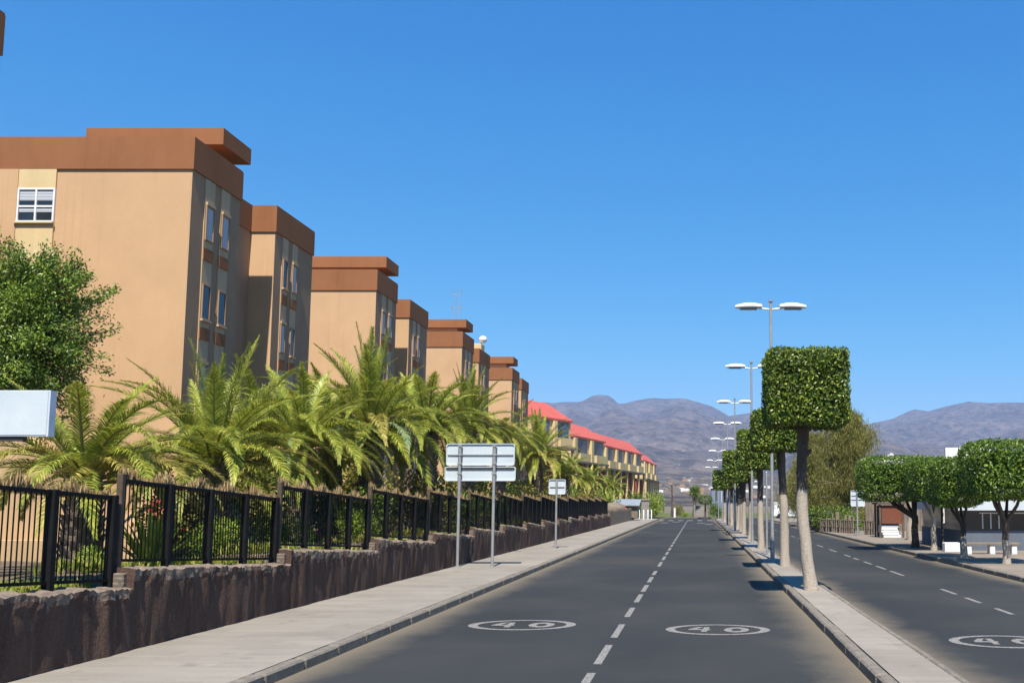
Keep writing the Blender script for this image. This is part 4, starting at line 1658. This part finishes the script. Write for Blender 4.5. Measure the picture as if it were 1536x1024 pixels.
# big sign cut off by the left edge
Yb = 10.3
a, c = P(-75, 585, Yb), P(72, 654, Yb)
root = thing("box_sign", "pale blank sign panel in a grey frame cut off at the left edge", "road sign", (a.x + 0.05, Yb, 0.12))
ox = a.x + 0.05
mb = MB()
mb.box(a.x - ox, c.x - ox, 0, 0.10, c.z - 0.12, a.z - 0.12)
o = mb.build("case", signrim, root)
MB().box(a.x - ox + 0.014, c.x - ox - 0.022, -0.006, -0.0005, c.z - 0.12 + 0.014, a.z - 0.12 - 0.014).build("face", signback, o)
MB().tube([(0, 0.05, 0), (0, 0.05, c.z - 0.122)], 0.04, 12).build("post", darkmetal, root)
MB().box(-0.1, c.x - ox - 0.28, 0.02, 0.08, c.z - 0.12 - 0.05, c.z - 0.12 - 0.004).build("bracket", darkmetal, root)

# ------------------------------------------------------------------ right side: street trees


def umbrella_tree(x, y, crown, label, trunk_mat, seed, n=9000, leaf=0.085, pale_foot=True, w0=0.105):
    """crown: (x0, x1, z0, z1, depth) in world units relative to the base"""
    root = thing("street_tree", label, "tree", (x, y, 0.12), 0, "low clipped trees on the right pavement")
    x0, x1, z0, z1, dp = crown
    rnd = random.Random(seed)
    mb = MB()
    hf = z0 * 0.66
    mb.tube([(0, 0, 0), (0.01, 0, 0.3), (-0.02, 0, 0.68)], [w0 * 1.25, w0, w0 * 0.95], 12, 1 if pale_foot else 0)
    mb.tube([(-0.02, 0, 0.68), (0.02, 0.02, hf * 0.8), (0, 0, hf)], [w0 * 0.952, w0 * 0.9, w0 * 0.95], 12, 0)
    cx = (x0 + x1) / 2
    k = 6
    for i in range(k):
        a = 2 * math.pi * i / k + rnd.uniform(-0.3, 0.3)
        tx, ty = cx + math.cos(a) * (x1 - x0) * 0.3, math.sin(a) * dp * 0.3
        mid = Vector((tx * 0.5, ty * 0.5, hf + (z0 - hf) * 0.65))
        end = Vector((tx, ty, z0 + 0.45 * (z1 - z0)))
        mb.tube([(0, 0, hf - 0.08), mid, end], [w0 * 0.62, w0 * 0.42, w0 * 0.2], 8, 0)
    mb.build("trunk", [trunk_mat, bark_pale], root)
    me = clipped_crown(x1 - x0, dp, z1 - z0, n, leaf, seed, round_=0.15, mat=leaf_umb, jag=0.16)
    link("crown", me, root, (cx, 0, (z0 + z1) / 2))
    me = inner_crown(x1 - x0 - 0.7, dp - 0.7, max(0.4, z1 - z0 - 0.6), 2200, 0.24, seed + 70, leaf_umb)
    link("inner_foliage", me, root, (cx, 0, (z0 + z1) / 2))
    return root


def ut(px, py, l, t, r_, b_, dp, label, m, seed, **kw):
    g_ = G(px, py, 0.12)
    yy = g_.y - dp / 2
    a, c = P(l, t, yy), P(r_, b_, yy)
    return umbrella_tree(g_.x, g_.y, (a.x - g_.x, c.x - g_.x, c.z - 0.12, a.z - 0.12, dp), label, m, seed, **kw)


ut(1373, 820, 1298, 684, 1408, 749, 2.6, "low clipped tree with a straight dark trunk beside the brown stall", bark_dark, 61, pale_foot=False, n=9000, w0=0.145)
ut(1401, 825, 1374, 686, 1436, 747, 2.4, "low clipped tree with a thin pale trunk left of the lantern post", bark_pale, 62, n=7000)
ut(1446, 836, 1412, 687, 1482, 757, 2.2, "low clipped tree with a dark forked trunk before the glass pavilion", bark_dark, 63, n=7000)
ut(1510, 845, 1466, 660, 1590, 746, 2.4, "low round clipped tree with three dark limbs, cut by the right edge", bark_dark, 64, n=10000, leaf=0.09)

# pale crooked trunk behind
p = G(1387, 813, 0.12)
rt = thing("old_tree", "pale crooked tree trunk between the dark and the thin pale trunk", "tree", (p.x + 0.1, p.y + 3, 0.12))
MB().tube([(0, 0, 0), (-0.05, 0, 0.7), (0.12, 0, 1.3), (0.05, 0, 1.9), (0.25, 0, 2.5)], [0.26, 0.2, 0.21, 0.17, 0.1], 10).build("trunk", bark_pale, rt)
MB().tube([(0.03, 0, 1.5), (-0.3, 0, 2.1), (-0.4, 0, 2.5)], [0.12, 0.09, 0.05], 8).build("limb", bark_pale, rt)

# casuarina trees


def casuarina(loc, h, w, label, seed, n_br=70, per=170):
    rnd = random.Random(seed)
    root = thing("feathery_tree", label, "tree", loc, 0, "wispy olive trees beyond the road")
    mb = MB()
    tp = branch_path((0, 0, 0), (0, 0, 1), h * 0.95, 9, 0, 0.06, rnd)
    mb.tube(tp, [0.2 * (1 - k / 10.5) for k in range(10)], 9)
    C, D = [], []
    for i in range(n_br):
        t = rnd.uniform(0.14, 1.0)
        j = min(8, int(t * 9))
        p = tp[j].lerp(tp[j + 1], t * 9 - j)
        a = rnd.uniform(0, 6.283)
        reach = w * 0.5 * (1.12 - t ** 2.4) * rnd.uniform(0.35, 1.22)
        e = rnd.uniform(0.1, 0.75)
        d = Vector((math.cos(a) * math.cos(e), math.sin(a) * math.cos(e), math.sin(e)))
        bp = branch_path(p, d, reach + 0.25, 5, 0.03, 0.12, rnd)
        mb.tube(bp, [0.035 * (1 - k / 6) for k in range(6)], 5)
        for q in range(per):
            s = rnd.uniform(0.1, 1.0) * 5
            k = min(4, int(s))
            c = bp[k].lerp(bp[k + 1], s - k)
            sp = 0.30
            C.append((c.x + rnd.gauss(0, sp), c.y + rnd.gauss(0, sp), c.z + rnd.gauss(0, sp) - 0.1))
            D.append((rnd.gauss(0, 0.35) + d.x * 0.3, rnd.gauss(0, 0.35) + d.y * 0.3, rnd.choice((1.0, 0.9, -0.7))))
    mb.build("trunk", bark_pale, root)
    C, D = np.array(C), np.array(D)
    me = leaf_mesh("crown", C, D, RNG.uniform(0.22, 0.45, len(C)), RNG.uniform(0.03, 0.05, len(C)), leaf_cas)
    link("crown", me, root)
    return root


casuarina((10.7, 70, 0.1), 8.6, 5.2, "tall feathery olive tree behind the square clipped tree", 5, 190, 260)
casuarina((8.9, 84, 0.1), 5.6, 4.2, "shortest feathery tree, left of the two taller olive ones", 6, 110, 200)
casuarina((9.3, 76, 0.1), 7.2, 4.6, "feathery tree just left of the tall olive one, a little lower", 8, 110, 200)

# brown stall with white slabs stacked under it
pb = G(1337, 806, 0.12)
yb = pb.y
lx, rx = P(1319, 780, yb).x, P(1355, 780, yb).x
st = thing("stall", "dark timber stall with a rust brown mesh panel across the road", "stall", (pb.x, yb, 0.12))
zt = P(1337, 756, yb).z - 0.12
for x in (lx - pb.x, rx - pb.x - 0.05):
    for y in (0, 1.3):
        MB().box(x, x + 0.09, y, y + 0.09, 0, zt).build("post", bark_dark, st)
MB().box(lx - pb.x - 0.1, rx - pb.x + 0.1, -0.1, 1.5, zt + 0.003, zt + 0.09).build("roof", bark_dark, st)
MB().box(lx - pb.x + 0.12, rx - pb.x - 0.06, 0.02, 0.06, P(1337, 785, yb).z - 0.12, zt - 0.05).build("panel", rustpanel, st)
MB().box(lx - pb.x + 0.10, rx - pb.x - 0.06, 1.2, 1.25, 0, zt - 0.05).build("back_board", bark_dark, st)
for k in range(5):
    z = 0.13 + k * 0.125
    dx = random.uniform(-0.06, 0.06)
    o = MB().chamfer(lx - pb.x + 0.16, rx - pb.x - 0.16 - 0.05 * (k % 2), 0.1, 0.9, 0, 0.105, 0.03).build("white_slab", white_m, None, (pb.x + dx, yb, z))
    tag(o, "white slab in the stack under the rust brown stall panel", "slab", "white slabs stacked under the stall")

# glass pavilion
yp = 35.6
gp = thing("glass_pavilion", "low café pavilion with dark windows over a blue grey base", "building", (9.6, yp, 0.1))
xq = 9.6
zr0, zr1 = P(1500, 765, yp).z - 0.1, P(1500, 744, yp).z - 0.1
zb_ = P(1500, 795, yp).z - 0.1
xl_ = P(1441, 800, yp).x - xq
MB().box(xl_, 14, 0, 6, 0, zb_).build("base_wall", bluebase, gp)
MB().box(xl_ + 0.03, 14, 0.03, 6, zb_ + 0.003, zr0).build("glazing", glass, gp)
MB().box(xl_ - 0.2, 14.2, -0.5, 6.2, zr0 + 0.003, zr1).build("roof", signback, gp)
for k in range(3):
    x = xl_ + 0.8 + k * 0.30
    MB().box(x, x + 0.035, -0.012, 0.028, zb_ + 0.06, zr0 - 0.12).build("mullion", frame_w, gp)
MB().box(xl_ + 0.7, 14, -0.03, 0.027, zr0 - 0.115, zr0 - 0.08).build("head_rail", frame_w, gp)
# side wing, set back, running left
mb = MB()
pl_, pr_ = G(1383, 812, 0.1), G(1440, 826, 0.1)
wing = MB()
dirv = (pl_ - Vector((xl_ + xq, yp + 0.01, 0.1)))
A0 = Vector((xl_ - 0.005, 0.05, 0))
B0 = Vector((pl_.x - xq, pl_.y - yp, 0))
nrm_ = Vector((B0.y - A0.y, -(B0.x - A0.x), 0)).normalized()
if nrm_.y < 0:
    nrm_ = -nrm_


def prism(A, B, nn, th, z0, z1):
    m_ = MB()
    q_ = [A, B, B + nn * th, A + nn * th]
    m_.add([(p_.x, p_.y, z0) for p_ in q_] + [(p_.x, p_.y, z1) for p_ in q_], [(0, 1, 2, 3), (7, 6, 5, 4), (0, 4, 5, 1), (1, 5, 6, 2), (2, 6, 7, 3), (3, 7, 4, 0)])
    return m_


nrm_ = Vector((1, 0, 0))
prism(A0, B0, nrm_, 2.5, 0, 0.72).build("base_wall", bluebase, gp)
prism(A0 + nrm_ * 0.03, B0 + nrm_ * 0.03, nrm_, 2.4, 0.723, zr0 + 0.15).build("glazing", glass, gp)
prism(A0 - nrm_ * 0.05, B0 - nrm_ * 0.05, nrm_, 2.4, zr0 + 0.153, zr0 + 0.23).build("roof", darkmetal, gp)
# pale plinth block at the corner
pc = G(1429, 827, 0.12)
tag(MB().chamfer(-0.27, 0.27, 0, 0.4, 0, 0.32, 0.02).build("planter_block", white_m, None, (pc.x, pc.y, 0.12)), "pale low plinth block between the lantern post and dark forked trunk", "plinth")

# lantern post
p = G(1414, 823, 0.12)
lp = thing("lantern_post", "slim black lantern post with a pale tube between street tree trunks", "lamp post", (p.x, p.y, 0.12))
zt = P(1414, 752, p.y).z - 0.12
MB().tube([(0, 0, 0), (0, 0, 0.1), (0, 0, 0.12), (0, 0, zt)], [0.1, 0.09, 0.045, 0.04], 10).build("pole", darkmetal, lp)
MB().tube([(0.07, 0, zt * 0.55), (0.07, 0, zt * 0.97)], 0.035, 10).build("tube", white_m, lp)
MB().tube([(0.03, 0, zt), (0.03, 0, zt + 0.05)], [0.12, 0.03], 10).build("cap", darkmetal, lp)

# benches
p = G(1487, 830, 0.12)
be = thing("bench", "low stone bench in front of the glass pavilion, between two dark trunks", "bench", (p.x, p.y, 0.12))
MB().chamfer(-0.95, 0.95, -0.2, 0.2, 0.30, 0.38, 0.015).build("seat", wood, be)
for x in (-0.8, 0.0, 0.75):
    MB().chamfer(x - 0.09, x + 0.09, -0.17, 0.17, 0, 0.298, 0.02).build("leg", white_m, be)

# billboard above the trees
Yq = 62
a, c = P(1418, 671, Yq), P(1486, 688, Yq)
bb = thing("billboard", "blank white billboard rising above the right-hand street trees", "billboard", ((a.x + c.x) / 2, Yq, 0))
MB().box(-(c.x - a.x) / 2, (c.x - a.x) / 2, 0, 0.25, c.z, a.z).build("panel", white_m, bb)
MB().box(-(c.x - a.x) / 2 - 0.05, (c.x - a.x) / 2 + 0.05, -0.05, 0.3, c.z - 0.14, c.z - 0.003).build("frame", lampgrey, bb)
for s in (-0.9, 0.9):
    MB().tube([(s, 0.12, 0), (s, 0.12, c.z - 0.142)], 0.09, 10).build("post", galv, bb)

# bare bush and white dome behind the trees
p = P(1362, 690, 75)
bt = thing("bare_tree", "dry grey tree top behind the right-hand clipped trees", "tree", (p.x, 75, 0))
rnd = random.Random(12)
mb = MB()
mb.tube([(0, 0, 0), (0, 0, 3)], [0.16, 0.1], 8)
C, D = [], []
for i in range(46):
    a = rnd.uniform(0, 6.28)
    pts = branch_path((0, 0, 3 - rnd.uniform(0, 0.8)), (math.cos(a) * 0.5, math.sin(a) * 0.5, 1), 2.5 * rnd.uniform(0.7, 1.1), 5, 0, 0.16, rnd)
    mb.tube(pts, [0.03 * (1 - k / 6) for k in range(6)], 4)
    for q in range(40):
        k = rnd.randint(2, 4)
        c_ = pts[k].lerp(pts[k + 1], rnd.random())
        C.append((c_.x + rnd.gauss(0, 0.1), c_.y + rnd.gauss(0, 0.1), c_.z + rnd.gauss(0, 0.1)))
        D.append((rnd.gauss(0, 1), rnd.gauss(0, 1), rnd.gauss(0.5, 1)))
mb.build("trunk", bark_pale, bt)
link("crown", leaf_mesh("crown", np.array(C), np.array(D), 0.14, 0.05, leaf_dead), bt)
p = P(1337, 684, 80)
pr_ = thing("parasol", "white parasol top peeking over the left end of the clipped trees", "parasol", (p.x, 80, 0))
n = 8
mb = MB()
rs = [[(1.1 * math.cos(2 * math.pi * i / n), 1.1 * math.sin(2 * math.pi * i / n), p.z - 0.5) for i in range(n)], [(0.03 * math.cos(2 * math.pi * i / n), 0.03 * math.sin(2 * math.pi * i / n), p.z + 0.25) for i in range(n)]]
mb.rings(rs, 0, True)
mb.build("canopy", white_m, pr_)
MB().tube([(0, 0, 0), (0, 0, p.z - 0.45)], 0.04, 8).build("pole", lampgrey, pr_)

# rustic fence and sheds under the feathery trees
p0, p1 = G(1232, 797, 0.1), G(1312, 803, 0.1)
rf = thing("rustic_fence", "low rustic timber fence under the feathery trees across the road", "fence", (p0.x, p0.y, 0.1))
d = p1 - p0
for i in range(26):
    t = i / 25
    q_ = d * t
    if random.random() < 0.8:
        hgt = random.uniform(0.6, 1.25)
        MB().box(q_.x - 0.05, q_.x + random.uniform(0.03, 0.16), q_.y, q_.y + 0.09, 0, hgt).build("stake", wood, rf)
mb = MB()
for z in (0.35, 0.75):
    mb.tube([(0, 0.12, z), (d.x, d.y + 0.12, z)], 0.045, 6)
mb.build("rail", wood, rf)
for k, (px, s, kk, lab) in enumerate(((1245, 0.9, 0, "dark bush under the feathery trees, left end of the rustic fence"), (1275, 1.0, 0, "dark bush behind the rustic fence's middle"), (1308, 1.2, 2, "olive bush between the pale road sign and the brown stall"), (1225, 1.3, 0, "dark bush behind the nearest clipped tree's trunk"), (1262, 1.3, 0, "dark bush between feathery tree trunks"))):
    q_ = P(px, 790, 62 if k not in (1,) else 58)
    o = link("shrub", SH[kk], None, (q_.x, q_.y, 0.1))
    o.scale = (s,) * 3
    tag(o, lab, "shrub")
# grey board wall behind the stall
gq = G(1330, 797, 0.1)
bw_ = thing("board_wall", "weathered grey board wall behind the brown stall", "wall", (gq.x - 1.2, 60, 0.1))
mb = MB()
for i in range(26):
    mb.box(i * 0.2, i * 0.2 + 0.19, 0, 0.05, 0, 2.5 + random.uniform(-0.1, 0.15))
mb.build("boards", wood, bw_)

# waste bin and parked vans in the distance
p = G(1205, 797, 0.0)
wb = thing("waste_container", "dark waste container on the far road edge behind the tree trunk", "waste container", (7.3, 62, 0.0))
MB().chamfer(-0.6, 0.6, -0.45, 0.45, 0.15, 1.05, 0.05).build("body", darkmetal, wb)
MB().chamfer(-0.64, 0.64, -0.5, 0.5, 1.053, 1.16, 0.05).build("lid", rubber, wb)
for s in (-0.45, 0.45):
    MB().tube([(s - 0.03, -0.3, 0.09), (s + 0.03, -0.3, 0.09)], 0.09, 10).build("wheel", rubber, wb)


def van(loc, label, paint_m, rz):
    root = thing("parked_van", label, "van", loc, rz, "vans parked beyond the trees")
    prof = [(-2.3, 0.35), (2.2, 0.35), (2.35, 0.8), (2.2, 1.15), (1.55, 1.3), (0.95, 1.95), (-2.2, 2.0), (-2.35, 1.2)]
    n_ = len(prof)
    mb_ = MB()
    mb_.add([(x, -0.9, z) for x, z in prof] + [(x, 0.9, z) for x, z in prof], [tuple(range(n_)), tuple(reversed(range(n_, 2 * n_)))] + [((i + 1) % n_, i, n_ + i, n_ + (i + 1) % n_) for i in range(n_)])
    mb_.build("body", paint_m, root)
    MB().box(-2.36, -2.302, -0.7, 0.7, 1.25, 1.8).build("rear_window", glass, root)
    for s in (-1, 1):
        MB().box(-0.2, 0.9, s * 0.905 - 0.004, s * 0.905 + 0.004, 1.25, 1.8).build("side_window", glass, root)
        for x in (-1.5, 1.5):
            w_ = MB()
            w_.tube([(x, s * 0.72, 0.33), (x, s * 0.93, 0.33)], 0.33, 14)
            w_.build("wheel", rubber, root)
    return root


p = G(1190, 782.5, 0)
van((11.0, 114.0, 0.004), "white van on the far cross street, between tree trunks", vanpaint, R(0))
van((16.2, 117.2, 0.004), "pale grey van on the far cross street, behind the feathery trees", corr, R(180))

# ------------------------------------------------------------------ far end of the road
YF = 121
struct(MB().box(-40, 60, YE + 7, YE + 7.2, -0.05, 0.12).build("kerb", kerb_m))
struct(MB().box(-60, 60, YE + 7.202, 170, -0.05, 0.10).build("lawn", lawn_m))


def far_bush(px, py, w, h, k, lab, Y=YF, name="shrub"):
    p_ = P(px, py, Y)
    o_ = link(name, SH[k], None, (p_.x, Y, 0.08))
    o_.scale = (w, w, h)
    return tag(o_, lab, "bush")


far_bush(985, 770, 1.75, 3.0, 1, "big round green bush at the end of the left sidewalk", YF - 3)
far_bush(957, 770, 1.9, 2.6, 0, "green bush behind the white posts at the road's end", YF + 2)
far_bush(1019, 772, 0.8, 1.1, 2, "rust tinted flower bush between the two slim trunks", YF)
far_bush(1029, 774, 0.6, 0.6, 1, "low flower bush at the foot of the small fan palm", YF - 1)
far_bush(1071, 776, 1.0, 1.5, 0, "dark green hedge bush at the median's far end", YF - 8)
far_bush(1081, 776, 1.0, 1.3, 1, "pale green hedge bush beside the dark one at the median's end", YF - 5)
# slim dead trunk and white post
p = P(1008, 776, YF)
dt = thing("dead_trunk", "slim dark dead palm trunk standing at the road's far end", "tree trunk", (p.x, YF, 0.1))
h = P(1008, 727, YF).z - 0.1
MB().tube([(0, 0, 0), (0.03, 0, h * 0.5), (-0.02, 0, h)], [0.17, 0.13, 0.10], 9).build("trunk", bark_dark, dt)
n = 60
C = np.stack([RNG.normal(0, 0.12, n), RNG.normal(0, 0.12, n), RNG.uniform(h * 0.4, h, n)], axis=1)
link("dry_leaf", leaf_mesh("dry_leaf", C, RNG.normal(size=(n, 3)) + np.array([0, 0, -1]), 0.4, 0.08, leaf_dead), dt)
p = P(1012, 778, YF - 3)
tag(MB().tube([(0, 0, 0), (0, 0, 1.15)], [0.14, 0.13], 10).build("white_post", white_m, None, (p.x, YF - 3, 0.1)), "stout white post in front of the slim dead trunk", "post")
for k, px in enumerate((959, 965, 971, 976)):
    p = P(px, 778, 101)
    o = MB().tube([(0, 0, 0), (0, 0, 1.0), (0, 0, 1.04)], [0.055, 0.055, 0.02], 8).build("white_post", white_m, None, (p.x, 101 + k * 0.6, 0.12))
    tag(o, "thin white post in the row where the left sidewalk ends", "post", "thin white posts at the sidewalk's end")
# small fan palm
p = P(1040, 776, YF)
fp = thing("fan_palm", "small fan palm with a round crown in the middle of the road's end", "palm tree", (p.x, YF, 0.1))
zc = P(1040, 737, YF).z - 0.1
MB().tube([(0, 0, 0), (0.15, 0, zc * 0.5), (0.22, 0, zc)], [0.2, 0.16, 0.2], 10).build("trunk", palmtrunk, fp)
n = 700
d = unit(RNG.normal(size=(n, 3)))
C = np.array([0.22, 0, zc]) + d * RNG.uniform(0.2, 0.8, (n, 1))
link("crown", leaf_mesh("crown", C, d + RNG.normal(size=(n, 3)) * 0.2, 0.5, 0.06, leaf_shrub), fp)
n = 160
C = np.array([0.2, 0, zc - 0.8]) + np.stack([RNG.normal(0, 0.2, n), RNG.normal(0, 0.2, n), RNG.uniform(-0.5, 0.3, n)], axis=1)
link("dead_skirt", leaf_mesh("dead_skirt", C, RNG.normal(size=(n, 3)) * 0.3 + np.array([0, 0, -1]), 0.5, 0.06, leaf_dead), fp)
# stone steps
p0, p1 = P(1043, 775, YF - 1), P(1062, 775, YF - 1)
ss = thing("stone_steps", "grey stone steps beside the small fan palm at the road's end", "steps", ((p0.x + p1.x) / 2, YF - 1, 0.08))
mb = MB()
wd = (p1.x - p0.x) / 2
for k in range(7):
    mb.box(-wd, wd, k * 0.35, 3.2 + k * 0.001, k * 0.2, k * 0.2 + 0.199)
mb.build("stair", stonegrey, ss)
MB().box(-wd - 0.2, -wd - 0.004, 0, 3.2, 0, 1.5).build("side_wall", stonegrey, ss)
# little mushroom topiary
p = P(1058, 776, YF - 4)
tp = thing("clipped_bush", "small mushroom shaped clipped tree by the blue building", "tree", (p.x, YF - 4, 0.1))
MB().tube([(0, 0, 0), (0, 0, 2.0)], [0.13, 0.1], 8).build("trunk", bark_dark, tp)
link("crown", clipped_crown(1.7, 1.7, 1.1, 1400, 0.14, 91, 0.3, leaf_umb, 0.1), tp, (0, 0, 2.15))
# blue building
Yb = 150
p0, p1 = P(1067, 765, Yb), P(1100, 732, Yb)
bh = thing("blue_house", "pale blue building behind the far clipped trees", "house", ((p0.x + p1.x) / 2, Yb, 0))
wd = (p1.x - p0.x) / 2
MB().box(-wd, wd, 0, 7, 0, p1.z).build("wall", bluewall, bh)
MB().box(-wd - 0.2, wd + 0.2, -0.2, 7.2, p1.z + 0.003, p1.z + 0.2).build("roof", white_m, bh)
for s in (-0.55, 0.1, 0.6):
    w_ = MB().box(s * wd - 0.3, s * wd + 0.3, -0.04, -0.003, 2.0, p1.z - 0.3).build("window", frame_w, bh)
    MB().box(s * wd - 0.24, s * wd + 0.24, -0.06, -0.042, 2.06, p1.z - 0.36).build("pane", glass_b, w_)
# shed with sheet roof and orange awning on the left
p = P(940, 765, 97)
sh = thing("sheet_roof_shed", "low shed with a pale corrugated roof behind the picket fence", "shed", (p.x, 97, 0.4))
MB().box(-1.3, 1.1, 0, 2.5, 0, 1.15).build("wall", wood, sh)
rs = MB()
rs.add([(-1.5, -0.3, 1.2), (1.3, -0.3, 1.15), (1.3, 2.7, 1.75), (-1.5, 2.7, 1.8), (-1.5, -0.3, 1.28), (1.3, -0.3, 1.23), (1.3, 2.7, 1.83), (-1.5, 2.7, 1.88)], [(0, 3, 2, 1), (4, 5, 6, 7), (0, 1, 5, 4), (1, 2, 6, 5), (2, 3, 7, 6), (3, 0, 4, 7)])
rs.build("roof", corr, sh)
rs = MB()
rs.add([(-0.9, -0.8, 0.95), (0.1, -0.8, 0.9), (-0.4, -0.1, 1.35), (-0.9, -0.8, 0.9), (0.1, -0.8, 0.85), (-0.4, -0.1, 1.3)], [(0, 1, 2), (5, 4, 3), (0, 3, 4, 1), (1, 4, 5, 2), (2, 5, 3, 0)])
rs.build("awning", orange, sh)
p = P(921, 765, 90)
tag(MB().ellipsoid((0, 0, 0.9), (1.1, 1.2, 0.75), 12, 8).build("thatched_hut", wood, None, (p.x, 90, 0.3)), "small grey rounded hut roof behind the picket fence", "hut")
# rubble gate pillar
p = P(968, 775, 108)
pl = thing("gate_pillar", "weathered grey masonry pillar under the farthest red house", "pillar", (p.x, 108, 0.1))
MB().chamfer(-0.45, 0.45, -0.4, 0.4, 0, 2.0, 0.05).build("shaft", stonegrey, pl)
MB().chamfer(-0.52, 0.52, -0.47, 0.47, 2.003, 2.2, 0.05).build("cap", kerb_m, pl)

# ------------------------------------------------------------------ mountains
prof = [(500, 640), (600, 628), (700, 618), (780, 608), (804, 605), (813, 602.6), (830, 604.5), (843, 602.6), (871, 602.6), (889.5, 593), (902, 591.5), (915.4, 593.7), (928.4, 606), (941, 604), (952, 600.8), (978, 596.5), (1000, 598), (1025, 597), (1050, 604), (1065, 608), (1085, 618), (1092, 624), (1125, 619), (1180, 622), (1250, 645), (1290, 640), (1305, 635), (1339, 628), (1370, 613.5), (1393, 616.7), (1420, 609), (1452, 602), (1484, 604), (1520, 603), (1600, 606), (1750, 625), (1950, 640)]
YM = 4600.0
px_ = np.array([P(a, b, YM).x for a, b in prof])
pz_ = np.array([P(a, b, YM).z for a, b in prof])
nx, ny = 330, 110
xs = np.linspace(-3600, 3400, nx)
ys = np.concatenate([np.linspace(420, 1500, 25), np.linspace(1540, YM, 65), np.linspace(YM + 60, YM + 1200, ny - 90)])
V = []
for j, y in enumerate(ys):
    s = (y - 420) / (YM - 420)
    if s <= 1:
        base = 0.30 * s + 0.70 * s ** 2.6
    else:
        base = max(0.0, 1 - (s - 1) * 3.0)
    env = min(1, s * 2.2) * max(0.0, min(1.0, abs(1 - s) * 5.0 + 0.02))
    for x in xs:
        xx = x * (1.0 if s > 1 else 1.0)
        Hr = float(np.interp(xx + 60 * (1 - s) * noise.noise(Vector((x / 700, y / 700, 5))), px_, pz_))
        r = noise.ridged_multi_fractal(Vector((x / 900.0, y / 1300.0, 1.3)), 0.9, 2.1, 6, 1.0, 2.0)
        f = noise.fractal(Vector((x / 260.0, y / 330.0, 7.7)), 0.9, 2.1, 5)
        z = Hr * base + env * (105 * (r - 1.1) * min(1, s * 1.5) + 34 * f) - 6 * (1 - min(1, s * 8))
        if s <= 1:
            # stay under the crest line
            z = min(z, H + (Hr - H) * (y / YM) * 0.985 if s < 0.995 else Hr)
        V.append((x, y, max(z, -8.0)))
faces = []
for j in range(ny - 1):
    for i in range(nx - 1):
        a = j * nx + i
        faces.append((a, a + 1, a + nx + 1, a + nx))
m, nt_, b_, out_ = new_mat("mountain_rock")
n1 = noise_node(nt_, 0.004, 7, 0.65)
n2 = noise_node(nt_, 0.03, 6, 0.7)
col = ramp(nt_, n1, [(0.3, (0.115, 0.098, 0.083)), (0.7, (0.235, 0.19, 0.155))])
v2 = ramp(nt_, n2, [(0.38, (0.42, 0.45, 0.44)), (0.58, (1.15, 1.12, 1.08))])
col = mix(nt_, col, v2, 1.0, "MULTIPLY")
nt_.links.new(col, b_.inputs["Base Color"])
b_.inputs["Roughness"].default_value = 0.95
b_.inputs["Specular IOR Level"].default_value = 0.1
bump(nt_, b_, n2, 1.0, 40.0)
me = mesh_np("mountains", V, faces, m)
me.polygons.foreach_set("use_smooth", [True] * len(me.polygons))
struct(link("mountains", me))
VG = np.array(V).reshape(ny, nx, 3)


def terrain_z(x, y):
    i = int(np.clip(np.searchsorted(xs, x), 1, nx - 1))
    j = int(np.clip(np.searchsorted(ys, y), 1, ny - 1))
    return float(min(VG[j, i, 2], VG[j - 1, i, 2], VG[j, i - 1, 2], VG[j - 1, i - 1, 2]))


# far town on the lower slope: one mass of tiny roofs
mb = MB()
rnd = random.Random(4)
for k in range(2300):
    y = 700 + 1900 * rnd.random() ** 1.3
    x = y * rnd.uniform(-0.17, 0.06) + rnd.gauss(0, 25)
    z = terrain_z(x, y)
    if noise.noise(Vector((x / 150, y / 260, 2))) < -0.42 + (y - 700) / 3600:
        continue
    w, d_, h = rnd.uniform(3, 7), rnd.uniform(4, 8), rnd.uniform(1.6, 3.8)
    mb.box(x, x + w, y, y + d_, z - 6, z + h, rnd.choice((0, 0, 0, 0, 0, 2, 2, 3, 1)))
o = mb.build("town", [kerb_m, white_m, tan_side, pave_right])
o["kind"] = "stuff"
# three bright houses that stand out higher on the slope
for (px, py, w, lab) in ((1033, 723, 3.2, "tiny bright white house high on the hillside"), (1032, 714, 1.8, "tiny pale house highest on the hillside above the road"), (1054, 717, 2.4, "tiny white house on the hillside right of the highest ones")):
    dx, dy, dz = ray(px, py)
    yy = 900.0
    while yy < 4500:
        if H + dz * yy / dy < terrain_z(dx * yy / dy, yy):
            break
        yy += 20
    x = dx * yy / dy
    z = terrain_z(x, yy)
    r_ = thing("white_house", lab, "house", (x, yy, z - 3), 0, None)
    s = yy / 1445 * w
    MB().box(-s, s, 0, s * 1.4, 0, s * 1.2 + 3).build("wall", white_m, r_)
    MB().box(-s * 1.05, s * 1.05, -0.3, s * 1.45, s * 1.2 + 3.01, s * 1.2 + 3.6).build("roof", houseyellow, r_)

# ------------------------------------------------------------------ haze
m = bpy.data.materials.new("haze_air")
m.use_nodes = True
nt_ = m.node_tree
for n in list(nt_.nodes):
    nt_.nodes.remove(n)
out_ = nt_.nodes.new("ShaderNodeOutputMaterial")
pv = nt_.nodes.new("ShaderNodeVolumePrincipled")
pv.inputs["Color"].default_value = (0.36, 0.545, 0.93, 1)
pv.inputs["Density"].default_value = 0.00012
pv.inputs["Anisotropy"].default_value = 0.0
nt_.links.new(pv.outputs[0], out_.inputs["Volume"])
hz = MB().box(-4050, 4050, -520, 6050, -9.5, 620).build("haze", m)
hz["kind"] = "stuff"
